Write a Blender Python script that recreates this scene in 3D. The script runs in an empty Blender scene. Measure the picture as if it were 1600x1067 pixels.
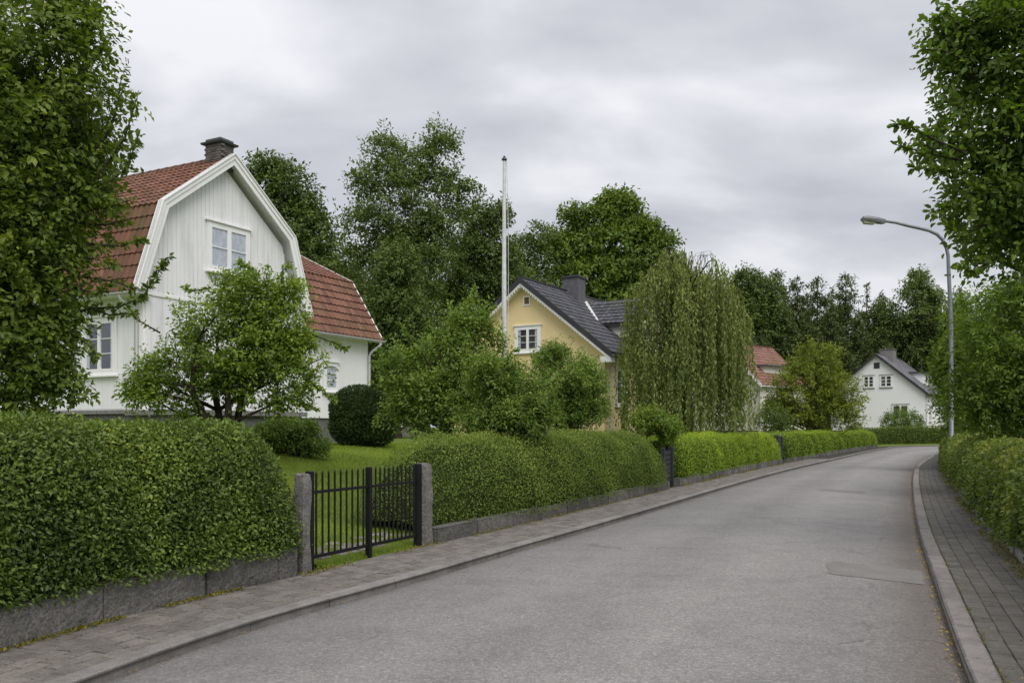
import bpy, math, numpy as np
from mathutils import Vector, Matrix
S = bpy.context.scene
COL = S.collection
RNG = np.random.default_rng(7)
F0, EYE, HY = 1350.0, 1.6, 668.0          # focal length and horizon of the photograph (1600 px wide), eye height

# ------------------------------------------------------------------ camera
cam = bpy.data.cameras.new('camera'); camo = bpy.data.objects.new('camera', cam); COL.objects.link(camo)
camo.location = (0, 0, EYE); camo.rotation_euler = (math.radians(90), 0, 0)
cam.sensor_width = 36; cam.lens = 36*F0/1600; cam.shift_y = (HY-533.5)/1600
cam.clip_start = 0.1; cam.clip_end = 4000
S.camera = camo
# ------------------------------------------------------------------ sky (world) and sun
SUN_EL, SUN_AZ = math.radians(52), math.radians(160)   # azimuth clockwise from +Y
w = bpy.data.worlds.new('World'); S.world = w; w.use_nodes = True
nt = w.node_tree; nt.nodes.clear()
def N(t, kind, **kw):
    n = t.nodes.new(kind)
    for k, v in kw.items(): setattr(n, k, v)
    return n
out = N(nt, 'ShaderNodeOutputWorld')
sky = N(nt, 'ShaderNodeTexSky', sky_type='NISHITA', sun_disc=False, sun_elevation=SUN_EL, sun_rotation=SUN_AZ)
bg1 = N(nt, 'ShaderNodeBackground'); bg1.inputs[1].default_value = 0.1
nt.links.new(sky.outputs[0], bg1.inputs[0])
tc = N(nt, 'ShaderNodeTexCoord'); sep = N(nt, 'ShaderNodeSeparateXYZ'); nt.links.new(tc.outputs['Generated'], sep.inputs[0])
zz = N(nt, 'ShaderNodeMath', operation='MAXIMUM'); nt.links.new(sep.outputs[2], zz.inputs[0]); zz.inputs[1].default_value = 0
za = N(nt, 'ShaderNodeMath', operation='ADD'); nt.links.new(zz.outputs[0], za.inputs[0]); za.inputs[1].default_value = 0.34
dx = N(nt, 'ShaderNodeMath', operation='DIVIDE'); nt.links.new(sep.outputs[0], dx.inputs[0]); nt.links.new(za.outputs[0], dx.inputs[1])
dy = N(nt, 'ShaderNodeMath', operation='DIVIDE'); nt.links.new(sep.outputs[1], dy.inputs[0]); nt.links.new(za.outputs[0], dy.inputs[1])
cb = N(nt, 'ShaderNodeCombineXYZ'); nt.links.new(dx.outputs[0], cb.inputs[0]); nt.links.new(dy.outputs[0], cb.inputs[1])
mp = N(nt, 'ShaderNodeMapping'); nt.links.new(cb.outputs[0], mp.inputs[0]); mp.inputs['Location'].default_value = (3.1, 1.7, 0)
mp.inputs['Rotation'].default_value = (0, 0, 0.25); mp.inputs['Scale'].default_value = (0.75, 1.25, 1)
n1 = N(nt, 'ShaderNodeTexNoise'); n1.inputs['Scale'].default_value = 2.3; n1.inputs['Detail'].default_value = 6.0; n1.inputs['Roughness'].default_value = 0.48; n1.inputs['Distortion'].default_value = 0.25
nt.links.new(mp.outputs[0], n1.inputs['Vector'])
cr = N(nt, 'ShaderNodeValToRGB'); nt.links.new(n1.outputs[0], cr.inputs[0])
e = cr.color_ramp.elements
e[0].position = .36; e[0].color = (.312, .315, .345, 1)
e[1].position = .62; e[1].color = (.530, .530, .548, 1)
m_ = cr.color_ramp.elements.new(.50); m_.color = (.405, .407, .434, 1)
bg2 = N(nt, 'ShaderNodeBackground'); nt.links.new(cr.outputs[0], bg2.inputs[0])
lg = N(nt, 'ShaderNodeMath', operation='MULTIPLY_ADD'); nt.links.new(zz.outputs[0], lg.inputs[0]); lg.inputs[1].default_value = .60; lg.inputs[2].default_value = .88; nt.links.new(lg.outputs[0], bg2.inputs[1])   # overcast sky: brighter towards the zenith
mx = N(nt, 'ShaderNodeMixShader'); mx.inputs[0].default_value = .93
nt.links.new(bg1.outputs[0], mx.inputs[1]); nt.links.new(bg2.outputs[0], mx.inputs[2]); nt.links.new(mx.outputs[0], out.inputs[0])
sl = bpy.data.lights.new('sun', 'SUN'); sl.energy = 1.5; sl.angle = math.radians(50); sl.color = (1, .955, .89)
so = bpy.data.objects.new('sun', sl); COL.objects.link(so)
sd = Vector((math.sin(SUN_AZ)*math.cos(SUN_EL), math.cos(SUN_AZ)*math.cos(SUN_EL), math.sin(SUN_EL)))
so.rotation_euler = sd.to_track_quat('Z', 'Y').to_euler(); so.location = (0, 0, 60)
S.view_settings.view_transform = 'Standard'; S.view_settings.look = 'None'; S.view_settings.gamma = 1
S.view_settings.exposure = 0.68; S.view_settings.use_curve_mapping = False
S.render.engine = 'CYCLES'; S.cycles.max_bounces = 6; S.cycles.transparent_max_bounces = 8
S.cycles.use_denoising = True

# ------------------------------------------------------------------ helpers
def P(px, py, d): return np.array([(px-800)/F0*d, d, EYE+(HY-py)/F0*d])
def G(px, py, z=0.0):
    d = (EYE-z)*F0/(py-HY); return np.array([(px-800)/F0*d, d])
def tag(o, label=None, cat=None, group=None, kind=None):
    if label: o['label'] = label
    if cat: o['category'] = cat
    if group: o['group'] = group
    if kind: o['kind'] = kind
    return o
def empty(name, loc, label, cat, group=None):
    o = bpy.data.objects.new(name, None); COL.objects.link(o); o.location = [float(c) for c in loc]; o.empty_display_size = .2
    return tag(o, label, cat, group)
def link(name, me, parent=None):
    o = bpy.data.objects.new(name, me); COL.objects.link(o)
    if parent is not None: o.parent = parent
    return o
def wloc(o):
    v = Vector((0, 0, 0))
    while o is not None: v = v+o.location; o = o.parent
    return np.array(v)
def mesh_np(name, V, Fc, mat, tint=None, smooth=False, attrs=None):
    V = np.ascontiguousarray(V, dtype=np.float32); Fc = np.ascontiguousarray(Fc, dtype=np.int32)
    me = bpy.data.meshes.new(name); n, k = Fc.shape
    me.vertices.add(len(V)); me.vertices.foreach_set('co', V.ravel())
    me.loops.add(n*k); me.loops.foreach_set('vertex_index', Fc.ravel())
    me.polygons.add(n); me.polygons.foreach_set('loop_start', np.arange(0, n*k, k, dtype=np.int32))
    me.polygons.foreach_set('loop_total', np.full(n, k, dtype=np.int32))
    if smooth: me.polygons.foreach_set('use_smooth', np.ones(n, dtype=bool))
    me.materials.append(mat)
    if tint is not None:
        a = me.attributes.new('tint', 'FLOAT', 'POINT'); a.data.foreach_set('value', np.ascontiguousarray(tint, dtype=np.float32))
    for an, av in (attrs or {}).items():
        a = me.attributes.new(an, 'FLOAT', 'POINT'); a.data.foreach_set('value', np.ascontiguousarray(av, dtype=np.float32))
    me.update(calc_edges=True); me.validate()
    return me
def mk_np(name, V, Fc, mat, parent=None, **kw):
    off = wloc(parent) if parent is not None else 0
    return link(name, mesh_np(name, np.asarray(V)-off, Fc, mat, **kw), parent)
class MB:
    """collects shapes into one mesh (world coordinates)"""
    def __init__(s): s.v = []; s.f = []; s.sm = []
    def add(s, V, Fs, smooth=False):
        b = len(s.v); s.v += [tuple(map(float, p)) for p in V]; s.f += [[b+i for i in f] for f in Fs]; s.sm += [smooth]*len(Fs); return s
    def box(s, c, ax, h, bev=0):
        c = np.asarray(c, float); ax = [np.asarray(a, float) for a in ax]
        if bev <= 0:
            V = [c+ax[0]*h[0]*i+ax[1]*h[1]*j+ax[2]*h[2]*k for i in (-1, 1) for j in (-1, 1) for k in (-1, 1)]
            Fs = [(0, 1, 3, 2), (4, 6, 7, 5), (0, 4, 5, 1), (2, 3, 7, 6), (0, 2, 6, 4), (1, 5, 7, 3)]
            if np.dot(np.cross(ax[0], ax[1]), ax[2]) < 0: Fs = [f[::-1] for f in Fs]
            return s.add(V, Fs)
        # chamfered top: bottom ring, shoulder ring, top ring
        rings = [(-h[2], 0), (h[2]-bev, 0), (h[2], bev)]; V = []
        for z, q in rings:
            for i, j in ((-1, -1), (1, -1), (1, 1), (-1, 1)): V.append(c+ax[0]*(h[0]-q)*i+ax[1]*(h[1]-q)*j+ax[2]*z)
        Fs = [(3, 2, 1, 0), (8, 9, 10, 11)]
        for r in (0, 4):
            for i in range(4): Fs.append((r+i, r+(i+1) % 4, r+4+(i+1) % 4, r+4+i))
        return s.add(V, Fs)
    def bar(s, a, b, w, h, up=(0, 0, 1)):
        a = np.asarray(a, float); b = np.asarray(b, float); d = b-a; L = np.linalg.norm(d); d = d/L
        sd_ = np.cross(d, up); sd_ = sd_/np.linalg.norm(sd_); u = np.cross(sd_, d)
        return s.box((a+b)/2, (d, sd_, u), (L/2, w/2, h/2))
    def tube(s, pts, rad, n=8, cap=True):
        pts = np.asarray(pts, float); k = len(pts); rad = np.full(k, rad) if np.isscalar(rad) else np.asarray(rad)
        T = np.gradient(pts, axis=0); T /= np.linalg.norm(T, axis=1)[:, None]+1e-9
        ref = np.array([1., 0, 0]) if abs(T[0][2]) > .8 else np.array([0, 0, 1.])
        V = []
        for i in range(k):
            A = np.cross(T[i], ref); A /= np.linalg.norm(A)+1e-9; B = np.cross(T[i], A)
            for j in range(n):
                t = 2*math.pi*j/n; V.append(pts[i]+rad[i]*(math.cos(t)*A+math.sin(t)*B))
        Fs = [(i*n+j, i*n+(j+1) % n, (i+1)*n+(j+1) % n, (i+1)*n+j) for i in range(k-1) for j in range(n)]
        s.add(V, Fs, True)
        if cap: s.add(V[:n], [tuple(range(n))][::-1]); s.add(V[-n:], [tuple(range(n))])
        return s
    def build(s, name, mat, parent=None):
        off = wloc(parent) if parent is not None else np.zeros(3)
        me = bpy.data.meshes.new(name); me.from_pydata([tuple(np.array(p)-off) for p in s.v], [], s.f)
        me.polygons.foreach_set('use_smooth', s.sm); me.materials.append(mat); me.update()
        return link(name, me, parent)
X_, Y_, Z_ = np.eye(3)
def hashv(I):
    I = I.astype(np.int64); h = I[..., 0]*374761393+I[..., 1]*668265263+I[..., 2]*2147483647
    h = (h ^ (h >> 13))*1274126177; h = h ^ (h >> 16); return (h & 0xffff)/65535.0
def vnoise(Q):
    Q = np.asarray(Q, float); I = np.floor(Q).astype(np.int64); f = Q-I; f = f*f*(3-2*f); r = 0
    for a in (0, 1):
        for b in (0, 1):
            for c in (0, 1):
                wgt = (f[..., 0] if a else 1-f[..., 0])*(f[..., 1] if b else 1-f[..., 1])*(f[..., 2] if c else 1-f[..., 2])
                r = r+wgt*hashv(I+np.array([a, b, c]))
    return r
def unit(A): return A/(np.linalg.norm(A, axis=-1, keepdims=True)+1e-9)

# ------------------------------------------------------------------ materials
def newmat(name):
    m = bpy.data.materials.new(name); m.use_nodes = True; t = m.node_tree; t.nodes.clear()
    o = N(t, 'ShaderNodeOutputMaterial'); b = N(t, 'ShaderNodeBsdfPrincipled'); t.links.new(b.outputs[0], o.inputs[0]); return m, t, b, o
def noise(t, scale, detail=4, rough=.55, vec=None, dist=0):
    g = N(t, 'ShaderNodeNewGeometry') if vec is None else None
    n = N(t, 'ShaderNodeTexNoise'); n.inputs['Scale'].default_value = scale; n.inputs['Detail'].default_value = detail
    n.inputs['Roughness'].default_value = rough; n.inputs['Distortion'].default_value = dist
    t.links.new(g.outputs['Position'] if vec is None else vec, n.inputs['Vector']); return n.outputs[0]
def ramp(t, fac, stops):
    r = N(t, 'ShaderNodeValToRGB'); el = r.color_ramp.elements
    while len(el) < len(stops): el.new(.5)
    for q, (p, c) in zip(el, stops): q.position = p; q.color = (*c, 1) if len(c) == 3 else c
    t.links.new(fac, r.inputs[0]); return r.outputs[0]
def mixc(t, fac, a, b, mode='MIX'):
    m = N(t, 'ShaderNodeMix', data_type='RGBA', blend_type=mode)
    for s_, v in ((m.inputs[0], fac), (m.inputs[6], a), (m.inputs[7], b)):
        if isinstance(v, (int, float)): s_.default_value = v
        elif isinstance(v, tuple): s_.default_value = (*v, 1)
        else: t.links.new(v, s_)
    return m.outputs[2]
def math_(t, op, a, b=0.0, clamp=False):
    m = N(t, 'ShaderNodeMath', operation=op, use_clamp=clamp)
    for i, v in enumerate((a, b)):
        if isinstance(v, (int, float)): m.inputs[i].default_value = v
        else: t.links.new(v, m.inputs[i])
    return m.outputs[0]
def bump(t, b, h, strength=.3, dist=.02):
    n = N(t, 'ShaderNodeBump'); n.inputs['Strength'].default_value = strength; n.inputs['Distance'].default_value = dist
    t.links.new(h, n.inputs['Height']); t.links.new(n.outputs[0], b.inputs['Normal'])
def attr(t, name):
    a = N(t, 'ShaderNodeAttribute', attribute_name=name); return a.outputs['Fac']
def g3(v, tnt=(1, 1, 1)): return (v*tnt[0], v*tnt[1], v*tnt[2])

def leaf_mat(name, stops, rough=.45, trans=.28, spec=.4, patch=.25, tcol=(1.25, 1.35, .55)):
    gain = 2.1 if 'conifer' in name or 'yew' in name else (2.0 if 'bright' in name else 1.65)
    if name in ('forest_leaf', 'birch_leaf', 'broad_maple_leaf'): gain = 2.5
    if name in ('cherry_leaf', 'maple_leaf'): gain = 2.25
    if name == 'beech_hedge_leaf': gain = 1.75
    if 'conifer' in name: gain = 1.9
    if name == 'fresh_leaf': gain = 1.95
    if name in ('willow_leaf', 'olive_leaf', 'fresh_leaf_deep'): gain = 2.1
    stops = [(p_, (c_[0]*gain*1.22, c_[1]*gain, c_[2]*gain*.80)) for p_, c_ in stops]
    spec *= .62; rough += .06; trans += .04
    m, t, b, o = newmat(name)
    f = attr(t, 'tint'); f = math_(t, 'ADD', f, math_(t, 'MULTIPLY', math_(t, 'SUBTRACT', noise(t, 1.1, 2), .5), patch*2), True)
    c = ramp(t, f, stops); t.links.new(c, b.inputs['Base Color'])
    b.inputs['Roughness'].default_value = rough; b.inputs['Specular IOR Level'].default_value = spec
    tr = N(t, 'ShaderNodeBsdfTranslucent'); t.links.new(mixc(t, 1.0, c, tcol, 'MULTIPLY'), tr.inputs[0])
    mxs = N(t, 'ShaderNodeMixShader'); mxs.inputs[0].default_value = trans
    t.links.new(b.outputs[0], mxs.inputs[1]); t.links.new(tr.outputs[0], mxs.inputs[2]); t.links.new(mxs.outputs[0], o.inputs[0])
    return m
def st(a, b, c, d=None):
    s_ = [(0, a), (.45, b), (.85, c)]
    if d: s_.append((1, d))
    return s_
LM = {
 'hedge': leaf_mat('hedge_leaf', st((.018, .036, .010), (.045, .085, .020), (.085, .150, .030), (.13, .19, .045)), .38, .2, .5, .12),
 'hedge2': leaf_mat('hedge_leaf_light', st((.03, .055, .014), (.065, .115, .027), (.11, .18, .040), (.15, .21, .06)), .45, .25, .4, .15),
 'hedge3': leaf_mat('hedge_leaf_bright', st((.035, .075, .012), (.09, .165, .020), (.15, .24, .030), (.20, .28, .04)), .5, .25, .35, .12),
 'rhedge': leaf_mat('beech_hedge_leaf', st((.022, .042, .012), (.050, .090, .022), (.10, .155, .035), (.20, .22, .06)), .42, .28, .45, .2),
 'dark': leaf_mat('cherry_leaf', st((.022, .042, .012), (.045, .080, .018), (.085, .130, .026), (.12, .16, .04)), .42, .35, .45, .18),
 'maple': leaf_mat('maple_leaf', st((.020, .042, .012), (.042, .082, .018), (.080, .140, .026), (.12, .18, .035)), .42, .38, .45, .15),
 'lime': leaf_mat('fresh_leaf', st((.026, .058, .018), (.068, .125, .034), (.125, .20, .055), (.19, .27, .08)), .45, .35, .4, .15),
 'lime2': leaf_mat('fresh_leaf_deep', st((.025, .050, .012), (.060, .110, .022), (.115, .19, .035), (.17, .25, .05)), .45, .35, .4, .2),
 'willow': leaf_mat('willow_leaf', st((.034, .058, .022), (.068, .104, .038), (.115, .158, .060), (.155, .19, .085)), .55, .3, .35, .2),
 'yew': leaf_mat('yew_needle', st((.006, .014, .006), (.014, .030, .010), (.030, .055, .016), (.05, .08, .02)), .5, .12, .3, .12),
 'yellow': leaf_mat('yellow_green_leaf', st((.045, .068, .013), (.095, .125, .022), (.17, .19, .032), (.26, .25, .045)), .5, .32, .35, .3),
 'yellow2': leaf_mat('olive_leaf', st((.028, .050, .012), (.066, .102, .020), (.118, .16, .030), (.17, .195, .045)), .5, .32, .35, .3),
 'birch': leaf_mat('birch_leaf', st((.022, .042, .018), (.044, .074, .028), (.072, .112, .040), (.10, .14, .052)), .5, .3, .35, .22),
 'forest': leaf_mat('forest_leaf', st((.018, .034, .014), (.034, .060, .021), (.060, .095, .030), (.085, .125, .035)), .55, .22, .3, .25),
 'bigmaple': leaf_mat('broad_maple_leaf', st((.018, .038, .012), (.042, .080, .020), (.085, .135, .028), (.12, .17, .035)), .5, .25, .35, .2),
 'conifer': leaf_mat('conifer_needle', st((.020, .036, .018), (.040, .064, .030), (.062, .092, .040), (.08, .115, .048)), .6, .15, .2, .2),
 'reddish': leaf_mat('red_tipped_leaf', st((.035, .080, .018), (.080, .150, .032), (.135, .21, .050), (.34, .17, .08)), .5, .3, .35, .1),
}
def bark_mat(name, a, b_):
    m, t, b, o = newmat(name); t.links.new(ramp(t, noise(t, 9, 5), [(.3, a), (.7, b_)]), b.inputs['Base Color']); b.inputs['Roughness'].default_value = .9; b.inputs['Specular IOR Level'].default_value = .1
    bump(t, b, noise(t, 30, 4), .5); return m
BARK = bark_mat('bark', (.025, .020, .015), (.075, .062, .048)); BIRCHBARK = bark_mat('birch_bark', (.06, .055, .05), (.35, .34, .31))
m, t, b, o = newmat('hedge_core'); t.links.new(ramp(t, noise(t, 14, 3), [(.35, (.014, .020, .007)), (.7, (.036, .048, .014))]), b.inputs['Base Color']); b.inputs['Roughness'].default_value = 1; b.inputs['Specular IOR Level'].default_value = 0; CORE = m

# asphalt
m, t, b, o = newmat('asphalt'); ASPH = m
base = ramp(t, noise(t, .35, 4, .6), [(.3, (.208, .201, .194)), (.7, (.252, .243, .235))])
ac = attr(t, 'across')
trk = ramp(t, ac, [(0, g3(.66)), (.04, g3(.82)), (.14, g3(.90)), (.28, g3(1.03)), (.42, g3(.91)), (.60, g3(1.12)), (.76, g3(.97)), (.88, g3(.86)), (.965, (.62, .57, .53))])
base = mixc(t, 1.0, base, trk, 'MULTIPLY')
g = N(t, 'ShaderNodeNewGeometry'); vo = N(t, 'ShaderNodeTexVoronoi'); vo.inputs['Scale'].default_value = 75; t.links.new(g.outputs['Position'], vo.inputs['Vector'])
stone = ramp(t, N(t, 'ShaderNodeSeparateColor').outputs[0] if False else vo.outputs['Color'], [(0, g3(.60)), (.5, g3(.95)), (.75, g3(1.15)), (1, g3(1.9))])
base = mixc(t, .65, base, stone, 'MULTIPLY')
base = mixc(t, .7, base, ramp(t, noise(t, 26, 5, .8), [(.32, g3(.7)), (.5, g3(1)), (.66, g3(1.35))]), 'MULTIPLY')
base = mixc(t, .8, base, ramp(t, noise(t, 2.2, 5, .65, dist=.6), [(.33, g3(.84)), (.5, g3(1)), (.7, g3(1.08))]), 'MULTIPLY')
# meandering cracks, mostly near the right-hand gutter
vc = N(t, 'ShaderNodeTexVoronoi', feature='DISTANCE_TO_EDGE'); vc.inputs['Scale'].default_value = .42
mv = N(t, 'ShaderNodeMapping'); wn = N(t, 'ShaderNodeTexNoise'); wn.inputs['Scale'].default_value = 2.3; wn.inputs['Detail'].default_value = 5; t.links.new(g.outputs['Position'], wn.inputs['Vector'])
va = N(t, 'ShaderNodeVectorMath', operation='MULTIPLY_ADD'); t.links.new(wn.outputs['Color'], va.inputs[0]); va.inputs[1].default_value = (.55, .55, 0); t.links.new(g.outputs['Position'], va.inputs[2])
t.links.new(va.outputs[0], vc.inputs['Vector'])
crk = ramp(t, vc.outputs['Distance'], [(0, g3(1)), (.006, g3(.7)), (.012, g3(0))])
msk = ramp(t, noise(t, .5, 2), [(.60, g3(0)), (.68, g3(.6))])
base = mixc(t, mixc(t, 1.0, crk, msk, 'MULTIPLY'), base, (.045, .042, .040))
lc = math_(t, 'ABSOLUTE', math_(t, 'SUBTRACT', math_(t, 'ADD', ac, math_(t, 'MULTIPLY', math_(t, 'SUBTRACT', noise(t, .9, 6, .7), .5), .10)), .885))
base = mixc(t, math_(t, 'MULTIPLY', ramp(t, lc, [(0, g3(1)), (.0016, g3(.8)), (.0032, g3(0))]), ramp(t, noise(t, .8, 3, .6), [(.50, g3(0)), (.6, g3(.5))])), base, (.08, .074, .069))
t.links.new(base, b.inputs['Base Color']); b.inputs['Roughness'].default_value = .78; b.inputs['Specular IOR Level'].default_value = .35
bump(t, b, math_(t, 'ADD', vo.outputs['Distance'], noise(t, 60, 3)), .55, .012)
m, t, b, o = newmat('asphalt_patch'); APATCH = m
base = mixc(t, .7, ramp(t, noise(t, 3, 4), [(.3, (.160, .152, .143)), (.7, (.200, .190, .180))]), ramp(t, noise(t, 45, 3, .7), [(.3, g3(.65)), (.7, g3(1.3))]), 'MULTIPLY')
t.links.new(base, b.inputs['Base Color']); b.inputs['Roughness'].default_value = .8; bump(t, b, noise(t, 70, 3), .5, .01)
# paving stones, kerb, granite
def stone_mat(name, lo, hi, spk=70, moss=0, rough=.85, bmp=.5, contrast=.6, bscale=35, bdist=.015):
    m, t, b, o = newmat(name)
    f = math_(t, 'ADD', attr(t, 'tint'), math_(t, 'MULTIPLY', math_(t, 'SUBTRACT', noise(t, 3, 3), .5), .9), True)
    c = ramp(t, f, [(.1, lo), (.9, hi)])
    c = mixc(t, contrast, c, ramp(t, noise(t, spk, 3, .75), [(.3, g3(.5)), (.5, g3(1)), (.72, g3(1.7))]), 'MULTIPLY')
    c = mixc(t, .6, c, ramp(t, noise(t, 7, 4, .6), [(.35, g3(.65)), (.6, g3(1.1))]), 'MULTIPLY')
    if moss:
        c = mixc(t, ramp(t, noise(t, 5, 5, .7), [(.55-.1*moss, g3(0)), (.75, g3(.7*moss))]), c, (.06, .075, .028))
    t.links.new(c, b.inputs['Base Color']); b.inputs['Roughness'].default_value = rough
    bump(t, b, noise(t, bscale, 5, .65), bmp, bdist); return m
PAVER = stone_mat('paving_stone', (.135, .121, .107), (.185, .168, .150), 45, .3)
PAVERD = stone_mat('paving_stone_dark', (.088, .080, .071), (.118, .109, .098), 40, .6)
KERB = stone_mat('kerb_granite', (.17, .160, .150), (.22, .207, .195), 90, .15)
KERBR = stone_mat('kerb_granite_rose', (.165, .150, .143), (.215, .195, .187), 90, .2)
GRAN = stone_mat('granite', (.090, .086, .080), (.165, .157, .148), 40, .5, bmp=1.0, contrast=.85, bscale=16, bdist=.05)
GRANP = stone_mat('granite_post', (.115, .108, .102), (.215, .20, .19), 55, .25, bmp=.9, contrast=.8, bscale=18, bdist=.04)
JOINT = stone_mat('joint_sand', (.026, .024, .018), (.050, .045, .033), 60, .6)
COBB = stone_mat('cobble', (.16, .14, .13), (.30, .27, .26), 60, .5)
CONC = stone_mat('concrete', (.20, .195, .19), (.30, .29, .28), 25, .2)
# painted walls
def paint(name, col, dirt=.35, rough=.6, plank=0, dirtcol=(.35, .34, .30)):
    m, t, b, o = newmat(name); g = N(t, 'ShaderNodeNewGeometry')
    mp_ = N(t, 'ShaderNodeMapping'); mp_.inputs['Scale'].default_value = (6, 6, .45); t.links.new(g.outputs['Position'], mp_.inputs[0])
    f = noise(t, 1.0, 5, .65, mp_.outputs[0]); f2 = noise(t, .7, 3)
    k = math_(t, 'MULTIPLY', ramp(t, f, [(.45, g3(0)), (.8, g3(1))]), ramp(t, f2, [(.35, g3(.2)), (.7, g3(1))]))
    c = mixc(t, math_(t, 'MULTIPLY', k, dirt), col, dirtcol)
    c = mixc(t, .25, c, ramp(t, noise(t, 18, 3), [(.3, g3(.88)), (.7, g3(1.05))]), 'MULTIPLY')
    t.links.new(c, b.inputs['Base Color']); b.inputs['Roughness'].default_value = rough
    bump(t, b, noise(t, 40, 3), .12, .01); return m
WHITE = paint('white_paint', (.83, .835, .85), .40); TRIM = paint('white_trim', (.85, .85, .855), .25, .5)
BOARD = paint('white_board', (.83, .835, .85), .6, dirtcol=(.25, .25, .24))
YELLOW = paint('yellow_render', (.82, .65, .36), .25, .75, dirtcol=(.35, .27, .16)); CREAM = paint('cream_render', (.66, .63, .55), .3, .8)
FARWHITE = paint('white_render', (.86, .86, .88), .10, .8)
GUTTER = paint('gutter_metal', (.55, .56, .57), .4, .4); DGUT = paint('dark_gutter', (.10, .10, .11), .2, .4)
FOUND = stone_mat('foundation', (.13, .13, .125), (.22, .215, .21), 20, .3)
def tile_mat(name, lo, mid, hi, moss, spec=.3, rough=.7):
    m, t, b, o = newmat(name)
    f = math_(t, 'ADD', math_(t, 'MULTIPLY', attr(t, 'tint'), .8), math_(t, 'MULTIPLY', noise(t, 1.2, 3), .35), True)
    c = ramp(t, f, [(.05, lo), (.5, mid), (.95, hi)])
    c = mixc(t, .6, c, ramp(t, noise(t, 22, 4, .7), [(.3, g3(.7)), (.7, g3(1.2))]), 'MULTIPLY')
    if moss:
        mm = math_(t, 'MULTIPLY', ramp(t, noise(t, .55, 3, .6), [(.60-.25*moss, g3(0)), (.85-.25*moss, g3(1))]), ramp(t, noise(t, 11, 4, .7), [(.38, g3(0)), (.6, g3(1))]))
        c = mixc(t, math_(t, 'MULTIPLY', mm, .75), c, (.085, .090, .028))
    t.links.new(c, b.inputs['Base Color']); b.inputs['Roughness'].default_value = rough; b.inputs['Specular IOR Level'].default_value = spec
    bump(t, b, noise(t, 50, 3), .25, .01); return m
RTILE = tile_mat('red_clay_tile', (.105, .050, .034), (.165, .073, .047), (.215, .102, .068), .5)
RTILEM = tile_mat('mossy_clay_tile', (.095, .040, .028), (.150, .056, .040), (.19, .076, .052), 1.0)
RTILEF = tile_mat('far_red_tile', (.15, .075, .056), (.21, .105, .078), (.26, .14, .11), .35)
DTILE = tile_mat('dark_tile', (.022, .023, .028), (.042, .043, .052), (.075, .076, .09), .2, .5, .5)
GTILE = tile_mat('grey_tile', (.09, .09, .105), (.13, .13, .15), (.18, .18, .20), .1, .4, .6)
m, t, b, o = newmat('chimney_brick'); t.links.new(ramp(t, math_(t, 'ADD', attr(t, 'tint'), math_(t, 'MULTIPLY', noise(t, 12, 3), .4), True), [(.1, (.050, .045, .042)), (.9, (.135, .118, .105))]), b.inputs['Base Color']); b.inputs['Roughness'].default_value = .9; CBRICK = m
m, t, b, o = newmat('slate_block'); t.links.new(ramp(t, noise(t, 6, 4), [(.3, (.075, .077, .088)), (.7, (.12, .12, .135))]), b.inputs['Base Color']); b.inputs['Roughness'].default_value = .85; SLATEB = m
m, t, b, o = newmat('glass_pane'); GLASS = m
gl = N(t, 'ShaderNodeBsdfGlossy'); gl.inputs['Roughness'].default_value = .03; gl.inputs[0].default_value = (.85, .9, 1, 1)
tp = N(t, 'ShaderNodeBsdfTransparent'); tp.inputs[0].default_value = (.96, .97, .98, 1); ms = N(t, 'ShaderNodeMixShader'); lw = N(t, 'ShaderNodeLayerWeight'); lw.inputs[0].default_value = .5
fz = math_(t, 'ADD', math_(t, 'MULTIPLY', math_(t, 'POWER', lw.outputs['Facing'], 3.5), .8), .05, True)
t.links.new(fz, ms.inputs[0]); t.links.new(tp.outputs[0], ms.inputs[1]); t.links.new(gl.outputs[0], ms.inputs[2]); t.links.new(ms.outputs[0], o.inputs[0])
def flat(name, col, rough=.6, metal=0, spec=.5, nz=0):
    m, t, b, o = newmat(name); b.inputs['Roughness'].default_value = rough; b.inputs['Metallic'].default_value = metal; b.inputs['Specular IOR Level'].default_value = spec
    t.links.new(ramp(t, noise(t, 8, 4), [(.3, g3(.8, col)), (.7, g3(1.15, col))]), b.inputs['Base Color']); return m
DARKROOM = flat('unlit_room_paint', (.035, .035, .035), .9); CURT = flat('curtain', (.62, .64, .68), .9); IRON = flat('black_iron', (.008, .008, .009), .5, 0, .3)
POLE = flat('galvanised_steel', (.20, .215, .24), .45, .3); LAMPG = flat('lamp_housing', (.15, .16, .175), .45, .2); LENS = flat('lamp_lens', (.42, .42, .33), .25)
FLAGW = flat('flagpole_white', (.62, .63, .64), .45); METALD = flat('dark_metal', (.09, .09, .10), .4, .5)
DWOOD = flat('dark_gate_wood', (.022, .026, .032), .5)
# ground and grass
m, t, b, o = newmat('lawn_ground'); LAWN = m
c = ramp(t, noise(t, .7, 5, .6), [(.3, (.080, .118, .020)), (.5, (.115, .162, .028)), (.7, (.145, .192, .038))])
c = mixc(t, .6, c, ramp(t, noise(t, 40, 4, .7), [(.3, g3(.6)), (.7, g3(1.35))]), 'MULTIPLY')
t.links.new(c, b.inputs['Base Color']); b.inputs['Roughness'].default_value = .95; b.inputs['Specular IOR Level'].default_value = .08; bump(t, b, noise(t, 60, 4, .7), .6, .03)
GRASS = leaf_mat('grass_blade', st((.070, .120, .022), (.125, .205, .034), (.18, .275, .045), (.25, .31, .08)), .6, .3, .25, .25)
WEED = leaf_mat('weed_leaf', st((.045, .055, .012), (.085, .10, .02), (.14, .15, .03), (.20, .18, .05)), .6, .3, .25, .2)
FALLEN = leaf_mat('fallen_leaf', st((.12, .085, .03), (.20, .16, .035), (.27, .23, .05), (.33, .29, .08)), .6, .1, .3, .2)
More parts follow.
